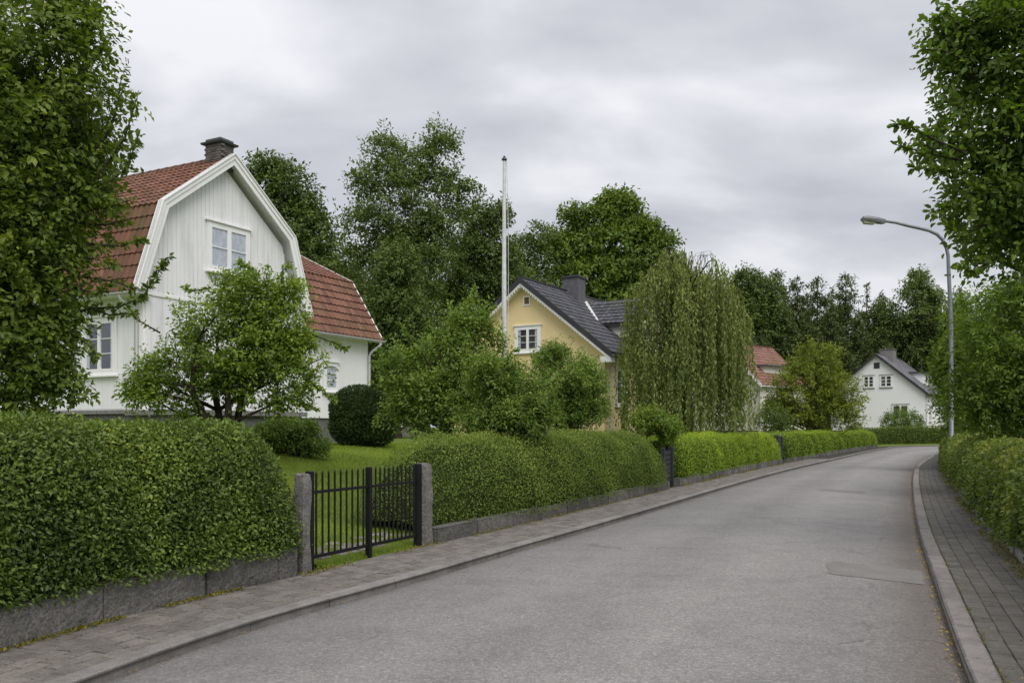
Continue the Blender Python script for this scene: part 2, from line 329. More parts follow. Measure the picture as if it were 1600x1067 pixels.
LITTER = leaf_mat('litter', st((.04, .03, .02), (.09, .06, .035), (.18, .13, .05), (.30, .25, .08)), .7, .1, .3, .2)

# ------------------------------------------------------------------ leaf geometry
def leaf_geo(Pn, D, Nn, size, wr=.5, shape=6):
    D = unit(D); Nn = unit(Nn-D*(Nn*D).sum(-1, keepdims=True)); Sd = np.cross(Nn, D)
    if shape == 6: loc = np.array([(0, 0, 0), (.28, .5, .10), (.70, .40, .08), (1, 0, -.12), (.70, -.40, .08), (.28, -.5, .10)]); fc = np.array([(0, 3, 2, 1), (0, 5, 4, 3)])
    else: loc = np.array([(0, 0, 0), (.42, .5, .10), (1, 0, -.08), (.42, -.5, .10)]); fc = np.array([(0, 2, 1), (0, 3, 2)])
    n = len(Pn); sz = np.broadcast_to(np.asarray(size, float).reshape(-1, 1, 1), (n, 1, 1))
    V = Pn[:, None]+sz*(loc[None, :, :1]*D[:, None]+wr*loc[None, :, 1:2]*Sd[:, None]+loc[None, :, 2:]*Nn[:, None])
    k = len(loc); Fc = (fc[None]+(np.arange(n)*k)[:, None, None]).reshape(-1, fc.shape[1])
    return V.reshape(-1, 3), Fc, k
LEAFMESH = {}
def leaf_variants(mat, wr):
    key = (mat.name, round(wr, 2))
    if key not in LEAFMESH:
        L = []
        for i in range(8):
            V, Fc, k = leaf_geo(np.zeros((1, 3)), X_[None], Z_[None], 1.0, wr*(1+.1*math.sin(i*2.1)), 6)
            L.append(mesh_np('leaf', V, Fc, mat, tint=np.full(6, (i+.5)/8)))
        LEAFMESH[key] = L
    return LEAFMESH[key]
def foliage(name, parent, mat, Pn, D, Nn, size, tint, wr=.5, shape=6, singles=0, inview=True):
    """leaves of one thing: the largest in the picture as leaf objects, the rest as one stuff part"""
    size = np.broadcast_to(size, (len(Pn),)); keep = np.ones(len(Pn), bool)
    if singles:
        px = Pn[:, 0]/np.maximum(Pn[:, 1], .1)*F0+800; py = HY-(Pn[:, 2]-EYE)/np.maximum(Pn[:, 1], .1)*F0
        ok = (Pn[:, 1] > 1) & (px > 8) & (px < 1592) & (py > 8) & (py < 1059)
        toc = unit(np.array([0, 0, EYE])-Pn); face = np.abs((unit(Nn)*toc).sum(-1))
        sc = np.where(ok, size/np.linalg.norm(Pn-np.array([0, 0, EYE]), axis=1)*(.35+face), 0)
        idx = np.argsort(-sc)[:singles]; idx = idx[sc[idx] > 0]; keep[idx] = False
        LV = leaf_variants(mat, wr); off = wloc(parent)
        for i in idx:
            d = Vector(D[i]).normalized(); n_ = Vector(Nn[i]); n_ = (n_-d*n_.dot(d)).normalized(); s_ = n_.cross(d); z = float(size[i])
            M = Matrix(((d.x*z, s_.x*z, n_.x*z, Pn[i][0]-off[0]), (d.y*z, s_.y*z, n_.y*z, Pn[i][1]-off[1]), (d.z*z, s_.z*z, n_.z*z, Pn[i][2]-off[2]), (0, 0, 0, 1)))
            o = link('leaf', LV[min(7, int(max(0, tint[i])*8))], parent); o.matrix_local = M
    V, Fc, k = leaf_geo(Pn[keep], D[keep], Nn[keep], size[keep], wr, shape)
    o = mk_np(name, V, Fc, mat, parent, tint=np.repeat(np.clip(tint[keep], 0, 1), k)); o['kind'] = 'stuff'
    return o

# ------------------------------------------------------------------ road curves
def catmull(pts, step=.25):
    p = np.asarray(pts, float); p = np.vstack([2*p[0]-p[1], p, 2*p[-1]-p[-2]]); out_ = []
    for i in range(1, len(p)-2):
        n = max(2, int(np.linalg.norm(p[i+1]-p[i])/.1)); t_ = np.linspace(0, 1, n, endpoint=False)[:, None]
        a, b_, c_, d_ = p[i-1], p[i], p[i+1], p[i+2]
        out_.append(.5*((2*b_)+(-a+c_)*t_+(2*a-5*b_+4*c_-d_)*t_**2+(-a+3*b_-3*c_+d_)*t_**3))
    q = np.vstack(out_+[p[-2:-1]]); s_ = np.r_[0, np.cumsum(np.linalg.norm(np.diff(q, axis=0), axis=1))]
    ss = np.arange(0, s_[-1], step); r = np.c_[np.interp(ss, s_, q[:, 0]), np.interp(ss, s_, q[:, 1])]
    for _ in range(14): r[1:-1] = .25*r[:-2]+.5*r[1:-1]+.25*r[2:]
    return r
class Curve2:
    def __init__(s, pts, side):
        s.p = catmull(pts); s.s = np.r_[0, np.cumsum(np.linalg.norm(np.diff(s.p, axis=0), axis=1))]
        T = unit(np.gradient(s.p, axis=0)); s.T = T; s.n = np.c_[-T[:, 1], T[:, 0]]*side; s.L = s.s[-1]
    def at(s, q, off=0.0):
        q = np.asarray(q, float); off = np.asarray(off, float)
        x = np.interp(q, s.s, s.p[:, 0])+np.interp(q, s.s, s.n[:, 0])*off; y = np.interp(q, s.s, s.p[:, 1])+np.interp(q, s.s, s.n[:, 1])*off
        return np.stack([x, y], -1)
    def tan(s, q): return unit(np.stack([np.interp(q, s.s, s.T[:, 0]), np.interp(q, s.s, s.T[:, 1])], -1))
    def nor(s, q): return unit(np.stack([np.interp(q, s.s, s.n[:, 0]), np.interp(q, s.s, s.n[:, 1])], -1))
    def k(s, q, off): return float(np.linalg.norm(s.at(q+.4, off)-s.at(q-.4, off))/.8)
    def s_px(s, px, off=0.0, dmin=3.5, dmax=75):
        q = np.linspace(0, s.L, 4000); A = s.at(q, off); ok = (A[:, 1] > dmin) & (A[:, 1] < dmax); pr = A[:, 0]/np.maximum(A[:, 1], .1)*F0+800
        e_ = np.where(ok, np.abs(pr-px), 1e9); return q[np.argmin(e_)]
    def s_d(s, d):
        q = np.linspace(0, s.L, 4000); A = s.at(q); return q[np.argmin(np.abs(A[:, 1]-d))]
KL = Curve2([(-5.2, -8), (-4.3, -3), (-3.5, 1), (-2.95, 4)]+[tuple(G(*q)) for q in ((159, 1067), (343, 999), (500, 951), (616, 920), (774, 872), (900, 835), (1000, 805), (1160, 756), (1240, 734), (1312, 717), (1360, 706), (1388, 701))]+[(31.5, 70.5), (36.5, 74.5), (46, 78), (64, 82), (140, 96)], 1)
KR = Curve2([(-1.6, -8), (.2, -2), (1.6, 2.2)]+[tuple(G(*q)) for q in ((1516, 1067), (1472, 944), (1436, 832), (1427.5, 776), (1427.5, 744), (1434, 728), (1452, 716))]+[(24.5, 50), (29, 56), (37, 61), (52, 66), (140, 82)], -1)
LPW, RPW = 1.02, .92                       # pavement widths with kerb
PZ, KZ = .08, .088
def sdist(Q, C):
    p = C.p[::4]; T = C.n[::4]; best = np.full(len(Q), 1e9); sg = np.zeros(len(Q))
    for i in range(0, len(p)):
        d = Q-p[i]; r = np.hypot(d[:, 0], d[:, 1]); m_ = r < best; best[m_] = r[m_]; sg[m_] = (d[m_]*T[i]).sum(-1)
    return np.where(sg >= 0, 1, -1)*np.minimum(best, np.where(best < 1.5, np.abs(sg)+.0, best))
def sstep(x, a, b_): u = np.clip((x-a)/(b_-a), 0, 1); return u*u*(3-2*u)
def terrain(Q):
    Q = np.atleast_2d(Q); a = sdist(Q, KL); c_ = sdist(Q, KR)
    zl = -.06+.15*sstep(a, LPW+.02, LPW+.30)+1.03*sstep(a, 1.6, 9.0)*.98
    zr = -.06+.15*sstep(c_, RPW+.02, RPW+.30)+.35*sstep(c_, 2, 9)
    z = np.maximum(zl, zr); far = np.clip((Q[:, 1]-60)/200, 0, 1)
    z = z+(vnoise(np.c_[Q*.35, np.zeros(len(Q))])-.5)*.10*sstep(np.maximum(a, c_), 1.6, 5)+far*.6*(z > .5)
    return z
def gx(lo, hi, fine_lo, fine_hi, st0):
    f_ = list(np.arange(fine_lo, fine_hi, st0)); d = st0; x = fine_lo; L = []
    while x > lo: d *= 1.22; x -= d; L.append(x)
    d = st0; x = fine_hi; R = []
    while x < hi: R.append(x); d *= 1.22; x += d
    return np.array(L[::-1]+f_+R)
xs = gx(-1800, 1800, -14, 44, .55); ys = gx(-900, 2500, -4, 84, .55)
GXX, GYY = np.meshgrid(xs, ys); Q = np.c_[GXX.ravel(), GYY.ravel()]
GZ = terrain(Q); nx = len(xs); ny = len(ys)
ii = np.arange(nx-1)[None]+np.arange(ny-1)[:, None]*nx
Fg = np.stack([ii, ii+1, ii+nx+1, ii+nx], -1).reshape(-1, 4)
tag(mk_np('ground', np.c_[Q, GZ], Fg, LAWN, smooth=True), kind='structure')
def gz(x, y): return float(terrain(np.array([[x, y]]))[0])
# road
n = 700; fr = np.linspace(0, 1, 13); pl = KL.at(np.linspace(0, KL.L, n)); pr_ = KR.at(np.linspace(0, KR.L, n))
# pair by matching: for each left point take the nearest right point, monotone
idx = [int(np.argmin(((KR.p-q)**2).sum(1))) for q in pl]; idx = np.maximum.accumulate(idx); pr_ = KR.p[idx].astype(float)
for _ in range(30): pr_[1:-1] = .25*pr_[:-2]+.5*pr_[1:-1]+.25*pr_[2:]
V = pl[:, None]*(1-fr[None, :, None])+pr_[:, None]*fr[None, :, None]; crown = .05*(1-(2*fr-1)**2)
V = np.concatenate([V, np.broadcast_to(crown[None, :, None], (n, 13, 1))], -1).reshape(-1, 3)
ii = np.arange(12)[None]+np.arange(n-1)[:, None]*13
road = tag(mk_np('road', V, np.stack([ii, ii+1, ii+14, ii+13], -1).reshape(-1, 4), ASPH, smooth=True, attrs={'across': np.tile(fr, n)}), kind='structure')
road['label'] = 'grey asphalt road curving away to the right between the hedges'
def road_z(x, y):
    q = np.array([[x, y]]); a = max(0, -sdist(q, KL)[0]); c_ = max(0, -sdist(q, KR)[0]); f_ = a/(a+c_+1e-6); return .05*(1-(2*f_-1)**2)
def patch(corners, name, lab, nn=10):
    A = [G(*c_, .03) for c_ in corners]; V = []
    for i in range(nn+1):
        for j in range(5):
            u, v_ = i/nn, j/4; p_ = (A[0]*(1-u)+A[1]*u)*(1-v_)+(A[3]*(1-u)+A[2]*u)*v_; p_ = p_+(RNG.random(2)-.5)*.07
            V.append((p_[0], p_[1], road_z(*p_)+.004))
    Fs = [(i*5+j, (i+1)*5+j, (i+1)*5+j+1, i*5+j+1) for i in range(nn) for j in range(4)]
    o = mk_np(name, V, Fs, APATCH, road, smooth=True); o['label'] = lab
patch([(1290, 896), (1444, 910), (1440, 888), (1298, 877)], 'asphalt_patch', 'dark rectangular repair patch nearest the right kerb')
patch([(1290, 768), (1352, 772), (1350, 768), (1278, 765)], 'asphalt_patch', 'thin dark repair strip across the lane further up the road')
def cover(px, py, r):
    c_ = G(px, py, .04); z = road_z(*c_)+.006
    V = [(c_[0], c_[1], z)]+[(c_[0]+r*math.cos(a), c_[1]+r*math.sin(a), z) for a in np.linspace(0, 2*math.pi, 20, endpoint=False)]
    return V

# ---- pavements: base sheet, kerb stones, paving stones
def ribbon(C, s0, s1, o0, o1, z, step=.4, nc=3):
    q = np.arange(s0, s1, step); o_ = np.linspace(o0, o1, nc)
    V = np.stack([C.at(q, oo) for oo in o_], 1); V = np.concatenate([V, np.full((len(q), nc, 1), z)], -1).reshape(-1, 3)
    ii = np.arange(nc-1)[None]+np.arange(len(q)-1)[:, None]*nc; return V, np.stack([ii, ii+nc, ii+nc+1, ii+1], -1).reshape(-1, 4)
def stone_variants(name, mat, hx, hy, hz, bev, k=8, jit=.0):
    L = []
    for i in range(k):
        mb = MB(); mb.box((0, 0, 0), (X_, Y_, Z_), (hx, hy, hz), bev)
        V = np.array(mb.v); V += (RNG.random(V.shape)-.5)*jit; me = bpy.data.meshes.new(name); me.from_pydata(V.tolist(), [], mb.f); me.materials.append(mat)
        a = me.attributes.new('tint', 'FLOAT', 'POINT'); a.data.foreach_set('value', np.full(len(V), (i+.5)/k, dtype=np.float32)); me.update(); L.append(me)
    return L
def join_instances(name, metas, parent, mat):
    """metas: list of (mesh, 4x4 world matrix) joined into one stuff part"""
    Vs, Fs, Ts, nv = [], [], [], 0
    for me, M in metas:
        v = np.array([tuple(q.co) for q in me.vertices]) if me.name not in _vc else _vc[me.name][0]
        if me.name not in _vc: _vc[me.name] = (v, [list(p_.vertices) for p_ in me.polygons], me.attributes['tint'].data[0].value if 'tint' in me.attributes else .5)
        _, fs, tv = _vc[me.name]; Mn = np.array(M)
        Vs.append(v@Mn[:3, :3].T+Mn[:3, 3]); Fs += [[nv+i for i in f] for f in fs]; Ts.append(np.full(len(v), tv)); nv += len(v)
    V = np.vstack(Vs)-(wloc(parent) if parent else 0); me = bpy.data.meshes.new(name); me.from_pydata(V.tolist(), [], Fs); me.materials.append(mat)
    a = me.attributes.new('tint', 'FLOAT', 'POINT'); a.data.foreach_set('value', np.concatenate(Ts).astype(np.float32)); me.update()
    o = link(name, me, parent); o['kind'] = 'stuff'; return o
_vc = {}
def place(name, me, M, parent):
    o = link(name, me, parent); off = Vector(wloc(parent)); M = M.copy(); M.translation = M.translation-off; o.matrix_local = M; return o
def frameM(x, y, z, ex, ey, ez):
    return Matrix(((ex[0], ey[0], ez[0], x), (ex[1], ey[1], ez[1], y), (ex[2], ey[2], ez[2], z), (0, 0, 0, 1)))
JOINTR = stone_mat('joint_grit', (.060, .056, .048), (.095, .088, .074), 60, .5)
def pavement(C, width, kerbw, mat, kmat, s0, s1, s_pav_end, lab, jm=JOINT, pw=.138, plen=.205, gap=.0055):
    V, Fs = ribbon(C, s0, s1, -.02, width+.12, PZ-.016, nc=4)
    base = mk_np('pavement', V, Fs, jm, smooth=False); tag(base, lab, kind='structure')
    KV = stone_variants('kerb_stone', kmat, .497, kerbw/2, .09, .016, jit=.006); q = s0
    i = 0
    while q < s1-1:
        a = C.at(q+.5, kerbw/2); T = C.tan(q+.5); Nn = C.nor(q+.5); sgn = 1 if T[0]*Nn[1]-T[1]*Nn[0] > 0 else -1
        ang = (RNG.random()-.5)*.012; T2 = np.array([T[0]*math.cos(ang)-T[1]*math.sin(ang), T[0]*math.sin(ang)+T[1]*math.cos(ang)])
        M = frameM(a[0], a[1], KZ-.09+(RNG.random()-.5)*.004, (T2[0], T2[1], 0), (-T2[1], T2[0], 0), (0, 0, 1))
        place('kerb_stone', KV[RNG.integers(8)], M, base); q += 1.0
    PV = stone_variants('paving_stone', mat, plen/2-gap, pw/2-gap, .02, .006, jit=.004)
    rows = int((width-kerbw)/pw); items = []
    for r in range(rows+1):
        o_ = kerbw+.006+pw*(r+.5)
        if o_ > width+.04: continue
        q = s0+(r % 2)*plen/2
        while q < s_pav_end:
            a = C.at(q, o_); kq = C.k(q, o_)
            if a[1] > -1: items.append((a[0]**2+a[1]**2, q, o_, a))
            q += plen/kq
    vis = []
    for it in items:
        a = it[3]; px = a[0]/max(a[1], .1)*F0+800; py = HY+(EYE-PZ)/max(a[1], .1)*F0
        vis.append(a[1] > 1 and -10 < px < 1610 and py < 1075)
    order = sorted(range(len(items)), key=lambda k_: (not vis[k_], items[k_][0])); rest = []
    for rank, k_ in enumerate(order):
        _, q, o_, a = items[k_]; T = C.tan(q); ang = (RNG.random()-.5)*.03; tl = (RNG.random(2)-.5)*.03
        T2 = np.array([T[0]*math.cos(ang)-T[1]*math.sin(ang), T[0]*math.sin(ang)+T[1]*math.cos(ang)])
        ex = unit(np.array([T2[0], T2[1], tl[0]])); ey = unit(np.array([-T2[1], T2[0], tl[1]])); ez = np.cross(ex, ey)
        M = frameM(a[0], a[1], PZ-.02+(RNG.random()-.5)*.007, ex, ey, ez); me = PV[RNG.integers(8)]
        if rank < 300 and vis[k_]: place('paving_stone', me, M, base)
        else: rest.append((me, M))
    join_instances('paving_field', rest, base, mat)
    return base
pavL = pavement(KL, LPW, .14, PAVER, KERB, KL.s_d(2), KL.L-40, KL.s_d(42), 'narrow pavement of grey paving stones along the left-hand hedges')
pavR = pavement(KR, RPW, .16, PAVERD, KERBR, KR.s_d(2), KR.L-40, KR.s_d(34), 'narrow dark pavement between the leafy hedge and the lamp side kerb', JOINTR, gap=.0022)
del_k = None

# ------------------------------------------------------------------ hedges and their walls
def hedge_grid(C, s0, s1, oc, a, z0, ztop, R0, R1, nexp=3.0, amp=.06, inset=0.0, ns=None, nph=26, lump=0.0, seed=0, p=.64):
    L_ = s1-s0; ns = ns or max(20, int(L_/.12)); u = np.linspace(0, 1, ns); u = .5-.5*np.cos(math.pi*u) if L_ < 14 else u
    q = s0+inset+(L_-2*inset)*u; t0 = (q-s0-inset); t1 = (s1-inset-q)
    f0 = (1-np.clip(1-t0/R0, 0, 1)**nexp)**(1/nexp); f1 = (1-np.clip(1-t1/R1, 0, 1)**nexp)**(1/nexp); f_ = np.maximum(np.minimum(f0, f1), .02)
    ph = np.linspace(0, math.pi, nph); cs, sn = np.cos(ph), np.sin(ph)
    v = np.sign(cs)*np.abs(cs)**p; wv = np.abs(sn)**(p+.02)
    A = (a-inset)*(.5+.5*f_)[:, None]*v[None]; H = (ztop-inset-z0)*f_[:, None]*wv[None]
    if lump: H = H*(1+lump*(vnoise(np.c_[q*.7+seed, q*0, q*0])[:, None]-.5)); A = A*(1+lump*(vnoise(np.c_[q*1.1+seed, q*0+7, q*0])[:, None]-.5))
    XY = C.at(np.broadcast_to(q[:, None], A.shape), oc-A); V = np.concatenate([XY, (z0+H)[..., None]], -1)
    Nr = np.zeros_like(V); c_ = np.concatenate([C.at(q, oc), np.full((ns, 1), (z0+ztop)/2)], -1); Nr = unit(V-c_[:, None])
    V = V+Nr*((vnoise(V*2.2+seed)-.5)*2*amp+(vnoise(V*5.5+seed)-.5)*amp)[..., None]
    ii = np.arange(nph-1)[None]+np.arange(ns-1)[:, None]*nph
    return V.reshape(-1, 3), np.stack([ii, ii+1, ii+nph+1, ii+nph], -1).reshape(-1, 4)
def scatter(V, Fs, n, rng, wfun=None):
    A, B, Cc, Dd = (V[Fs[:, i]] for i in range(4)); nn = np.cross(Cc-A, Dd-B); ar = np.linalg.norm(nn, axis=1)
    if wfun is not None: ar = ar*wfun((A+Cc)/2)
    k = rng.choice(len(Fs), n, p=ar/ar.sum()); u = rng.random((n, 1)); v = rng.random((n, 1))
    Pp = (A[k]*(1-u)+B[k]*u)*(1-v)+(Dd[k]*(1-u)+Cc[k]*u)*v; return Pp, unit(nn[k])
def hedge(label, C, s0, s1, oc, a, z0, ztop, R0, R1, mat, n, size, group, singles=0, wr=.5, shape=6, nexp=3.0, amp=.06, lump=0, seed=0, wfun=None, shag=.05, top_growth=.12, name='hedge', p=.64):
    rng = np.random.default_rng(100+seed); mid = C.at((s0+s1)/2, oc); e_ = empty(name, (mid[0], mid[1], z0), label, 'hedge', group)
    V, Fs = hedge_grid(C, s0, s1, oc, a, z0, ztop, R0, R1, nexp, amp, 0, lump=lump, seed=seed, p=p)
    Vi, Fi = hedge_grid(C, s0, s1, oc, a, z0, ztop, R0, R1, nexp, amp, .12, lump=lump, seed=seed, p=p)
    mk_np('twig_mass', Vi, Fi[:, ::-1], CORE, e_, smooth=True)
    Pp, Nn = scatter(V, Fs, n, rng, wfun)
    cen = np.concatenate([C.at(np.array([s0+.0]), oc)[0], [z0]]); # orient normals outwards
    hc = np.array([(z0+ztop)/2]); nearest = Pp.copy(); outw = Nn
    kk = np.argmin(((Pp[:, None, :2]-C.at(np.linspace(s0+a*.6, s1-a*.6, 60), oc)[None])**2).sum(-1), 1); cc = np.c_[C.at(np.linspace(s0+a*.6, s1-a*.6, 60), oc)[kk], np.full(n, hc[0])]
    sg = np.sign(((Pp-cc)*Nn).sum(-1)); Nn = Nn*np.where(sg == 0, 1, sg)[:, None]
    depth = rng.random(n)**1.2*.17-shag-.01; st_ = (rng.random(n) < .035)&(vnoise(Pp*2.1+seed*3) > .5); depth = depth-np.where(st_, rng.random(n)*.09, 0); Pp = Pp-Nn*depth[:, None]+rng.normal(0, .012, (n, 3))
    R_ = unit(rng.normal(size=(n, 3))); D = unit(R_*.9+Nn*.55+Z_*.15*rng.normal(size=(n, 1)) + Z_*(-.15)); LN = unit(Nn*.55+Z_*.45+unit(rng.normal(size=(n, 3)))*.75)
    sz = size*(.6+.8*rng.random(n)); cl = vnoise(Pp*3.3+seed)
    tint = .02+.50*rng.random(n)+.50*(cl-.3)+.25*(vnoise(Pp*.8+seed*2)-.5)+top_growth*np.clip((Pp[:, 2]-z0)/(ztop-z0), 0, 1)-depth*1.6  # leaves get paler towards the hedge top, as new growth
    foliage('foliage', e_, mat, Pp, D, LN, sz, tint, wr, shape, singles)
    return e_
HG = 'clipped hedges along the left pavement'
oc1 = LPW+.04+.72
s_h1 = KL.s_px(473, LPW+.1); s_h1a = KL.s_d(1.0)
nearw = lambda c_: np.where(c_[:, 1] > 3.5, 1, .35)*np.where((c_[:, 0]/np.maximum(c_[:, 1], .5)*F0+800) > -150, 1, .4)
hedge('large dark glossy hedge on granite blocks beside the iron gate, nearest hedge', KL, s_h1a, s_h1, oc1, .76, .33, 1.61, .8, 1.15, LM['hedge'], 98000, .038, HG, singles=300, seed=1, nexp=3.3, top_growth=.26, wfun=nearw, wr=.52, lump=.05, shape=4, shag=.045, p=.80)
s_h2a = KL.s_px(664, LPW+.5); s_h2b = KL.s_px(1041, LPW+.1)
hedge('long domed hedge between the right granite gatepost and the dark slatted gate', KL, s_h2a, s_h2b, LPW+.04+1.02, 1.08, .22, 1.47, 1.7, .7, LM['hedge2'], 95000, .029, HG, seed=2, nexp=2.0, top_growth=.24, lump=.05, shape=4, p=.92)
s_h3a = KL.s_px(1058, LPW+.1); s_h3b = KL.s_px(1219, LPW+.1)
hedge('bright lime green hedge between the two dark gates', KL, s_h3a, s_h3b, LPW+.04+.72, .76, .26, 1.36, .5, .6, LM['hedge3'], 60000, .035, HG, seed=3, lump=.10, shape=4, top_growth=.25, p=.78)
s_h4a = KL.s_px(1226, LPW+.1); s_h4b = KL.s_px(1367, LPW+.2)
hedge('bright green hedge furthest up the left side, beyond the rounded gate post', KL, s_h4a, s_h4b, LPW+.04+.75, .8, .26, 1.34, .7, 1.0, LM['hedge3'], 38000, .046, HG, seed=4, lump=.14, shape=4, top_growth=.2, p=.78)
# hedge across the end of the road
far_s0 = KL.s_d(72.5)-1.5
hedge('dark low hedge across the end of the road in front of the far white house', KL, far_s0-3, far_s0+13.5, 3.4, .8, .1, 1.62, .8, .8, LM['hedge2'], 15000, .09, None, seed=5, lump=.15, shape=4)
hedge('short darker hedge behind the far hedge where the road bends away', KL, far_s0+12, far_s0+30, 3.9, .8, .1, 1.70, .8, .8, LM['hedge'], 12000, .10, None, seed=6, lump=.15, shape=4)
# right-hand hedge
s_ra = KR.s_d(3.5); s_rb = KR.s_d(51)
rw = lambda c_: np.where(c_[:, 1] < 14, 2.0, 1.0)*np.where(c_[:, 1] < 6.5, .5, 1)
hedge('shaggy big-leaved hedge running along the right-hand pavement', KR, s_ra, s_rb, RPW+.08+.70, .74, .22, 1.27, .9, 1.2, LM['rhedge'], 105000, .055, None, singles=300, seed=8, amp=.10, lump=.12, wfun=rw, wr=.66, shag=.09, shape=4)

def wall_blocks(label, C, s0, s1, off, thick, h, blen, mat, irregular=0, group=None, name='garden_wall'):
    mid = C.at((s0+s1)/2, off+thick/2); e_ = empty(name, (mid[0], mid[1], PZ-.03), label, 'wall', group); q = s0
    rng = np.random.default_rng(int(s0*10)+5)
    while q < s1-.05:
        L_ = min(blen*(1+irregular*(rng.random()-.5)*1.6), s1-q); 
        if s1-q-L_ < .2: L_ = s1-q
        a = C.at(q+L_/2, off+thick/2); T = C.tan(q+L_/2); hh = h*(1+irregular*(rng.random()-.5)*.7)
        nxs, nzs = 8, 4; mb = MB()
        # rough-faced block: subdivided box with pushed faces
        V = []; F_ = []
        def face(o_, du, dv, nu, nv_, nrm, rough=.014):
            b0 = len(V)
            for i in range(nu+1):
                for j in range(nv_+1):
                    p_ = o_+du*i/nu+dv*j/nv_; edge = i in (0, nu) or j in (0, nv_)
                    k_ = (vnoise(np.array([p_*9.0+3]))[0]-.5)*2.2*rough if not edge else -.006
                    V.append(p_+nrm*k_)
            for i in range(nu):
                for j in range(nv_): F_.append((b0+i*(nv_+1)+j, b0+(i+1)*(nv_+1)+j, b0+(i+1)*(nv_+1)+j+1, b0+i*(nv_+1)+j+1))
        T3 = np.array([T[0], T[1], 0]); N3 = np.array([-T[1], T[0], 0]); gp = .003; zb = PZ-.06
        Lk = L_*C.k(q+L_/2, off); o0 = np.array([a[0], a[1], zb])-T3*(Lk/2-gp)-N3*thick/2; du = T3*(Lk-2*gp); dv = Z_*(hh+.06+(rng.random()-.5)*.01)
        jt = N3*(rng.random()-.5)*.02; o0 = o0+jt; th = N3*thick
        face(o0, du, dv, nxs, nzs, -N3); face(o0+th+du, -du, dv, nxs, nzs, N3); face(o0+th, -th, dv, 3, nzs, -T3, .004); face(o0+du, th, dv, 3, nzs, T3, .004); face(o0+dv, du, th, nxs, 3, Z_, .008)
        me = mesh_np('granite_block', np.array(V)-wloc(e_), np.array(F_), mat, tint=np.full(len(V), rng.random())); link('granite_block', me, e_)
        q += L_
    return e_
GP1 = G(472, 905, PZ); GP2 = G(662, 857, PZ)
sp1 = KL.s_px(459, LPW+.05); sp1b = KL.s_px(483, LPW+.05)
wall_blocks('low granite block wall under the large near hedge', KL, KL.s_d(1.5), sp1, LPW-.0, .22, .285, .95, GRAN, .15)
sp2 = KL.s_px(680, LPW+.05)
wall_blocks('low mossy granite wall under the domed hedge right of the gate', KL, sp2, s_h2b, LPW+.0, .2, .20, 1.15, GRAN, .2)
wall_blocks('row of rough dark stones under the lime green hedge', KL, s_h3a-.1, s_h3b, LPW+.0, .2, .20, .42, GRAN, .5)
wall_blocks('row of rough dark stones under the furthest left hedge', KL, s_h4a, s_h4b, LPW+.0, .2, .18, .55, GRAN, .5)
wall_blocks('low mossy concrete edging under the big-leaved right hedge', KR, KR.s_d(3.5), KR.s_d(20), RPW+.02, .14, .17, 1.1, CONC, .1, name='edging_wall')

# ------------------------------------------------------------------ granite gateposts and iron gate
def gatepost(px, s_, off, wx, h, label, lean=0):
    a = KL.at(s_, off); T = KL.tan(s_); T3 = np.array([T[0], T[1], 0]); N3 = np.array([-T[1], T[0], 0]); V = []; F_ = []; nz_, nr = 12, 16
    for k in range(nz_+1):
        z = k/nz_*h; sc = 1 if k < nz_ else .86
        for j in range(nr):
            t_ = 2*math.pi*j/nr; cx, cy = math.cos(t_), math.sin(t_); m_ = max(abs(cx), abs(cy)); ex = np.sign(cx)*min(abs(cx)/m_, 1)*.5; ey = np.sign(cy)*min(abs(cy)/m_, 1)*.5
            rr = 1-.08*(abs(ex) > .49)*(abs(ey) > .49)*1.0
            p_ = np.array([a[0], a[1], PZ-.05+z])+T3*ex*wx*sc*rr+N3*ey*wx*sc*rr
            p_ = p_+(T3*ex+N3*ey)*2*(vnoise(np.array([p_*7.]))[0]-.5)*.022; V.append(p_+Z_*(.01*math.sin(j*1.3) if k == nz_ else 0))
    V.append(np.array([a[0], a[1], PZ-.05+h+.012]))
    for k in range(nz_):
        for j in range(nr): F_.append((k*nr+j, k*nr+(j+1) % nr, (k+1)*nr+(j+1) % nr, (k+1)*nr+j))
    for j in range(nr): F_.append((nz_*nr+j, nz_*nr+(j+1) % nr, len(V)-1))
    base = np.array([a[0], a[1], PZ-.05]); me = bpy.data.meshes.new('gatepost'); me.from_pydata([tuple(v-base) for v in V], [], F_); me.materials.append(GRANP)
    at_ = me.attributes.new('tint', 'FLOAT', 'POINT'); at_.data.foreach_set('value', np.full(len(V), .55, dtype=np.float32)); me.update()
    o = link('gatepost', me); o.location = base; tag(o, label, 'gatepost', 'granite gateposts of the iron gate'); return a, T3, N3
sA = KL.s_px(472, LPW+.12); sB = KL.s_px(663, LPW+.12)
pA, TA, NA = gatepost(472, sA, LPW+.12, .135, 1.08, 'squared granite gatepost at the end of the large near hedge')
pB, TB, NB = gatepost(662, sB, LPW+.12, .175, 1.10, 'thicker pale granite gatepost at the start of the domed hedge')
gA = np.array([pA[0], pA[1], 0])+TA*.12; gB = np.array([pB[0], pB[1], 0])-TB*.155; gm = (gA+gB)/2+0*NA
gd = unit(gB-gA)
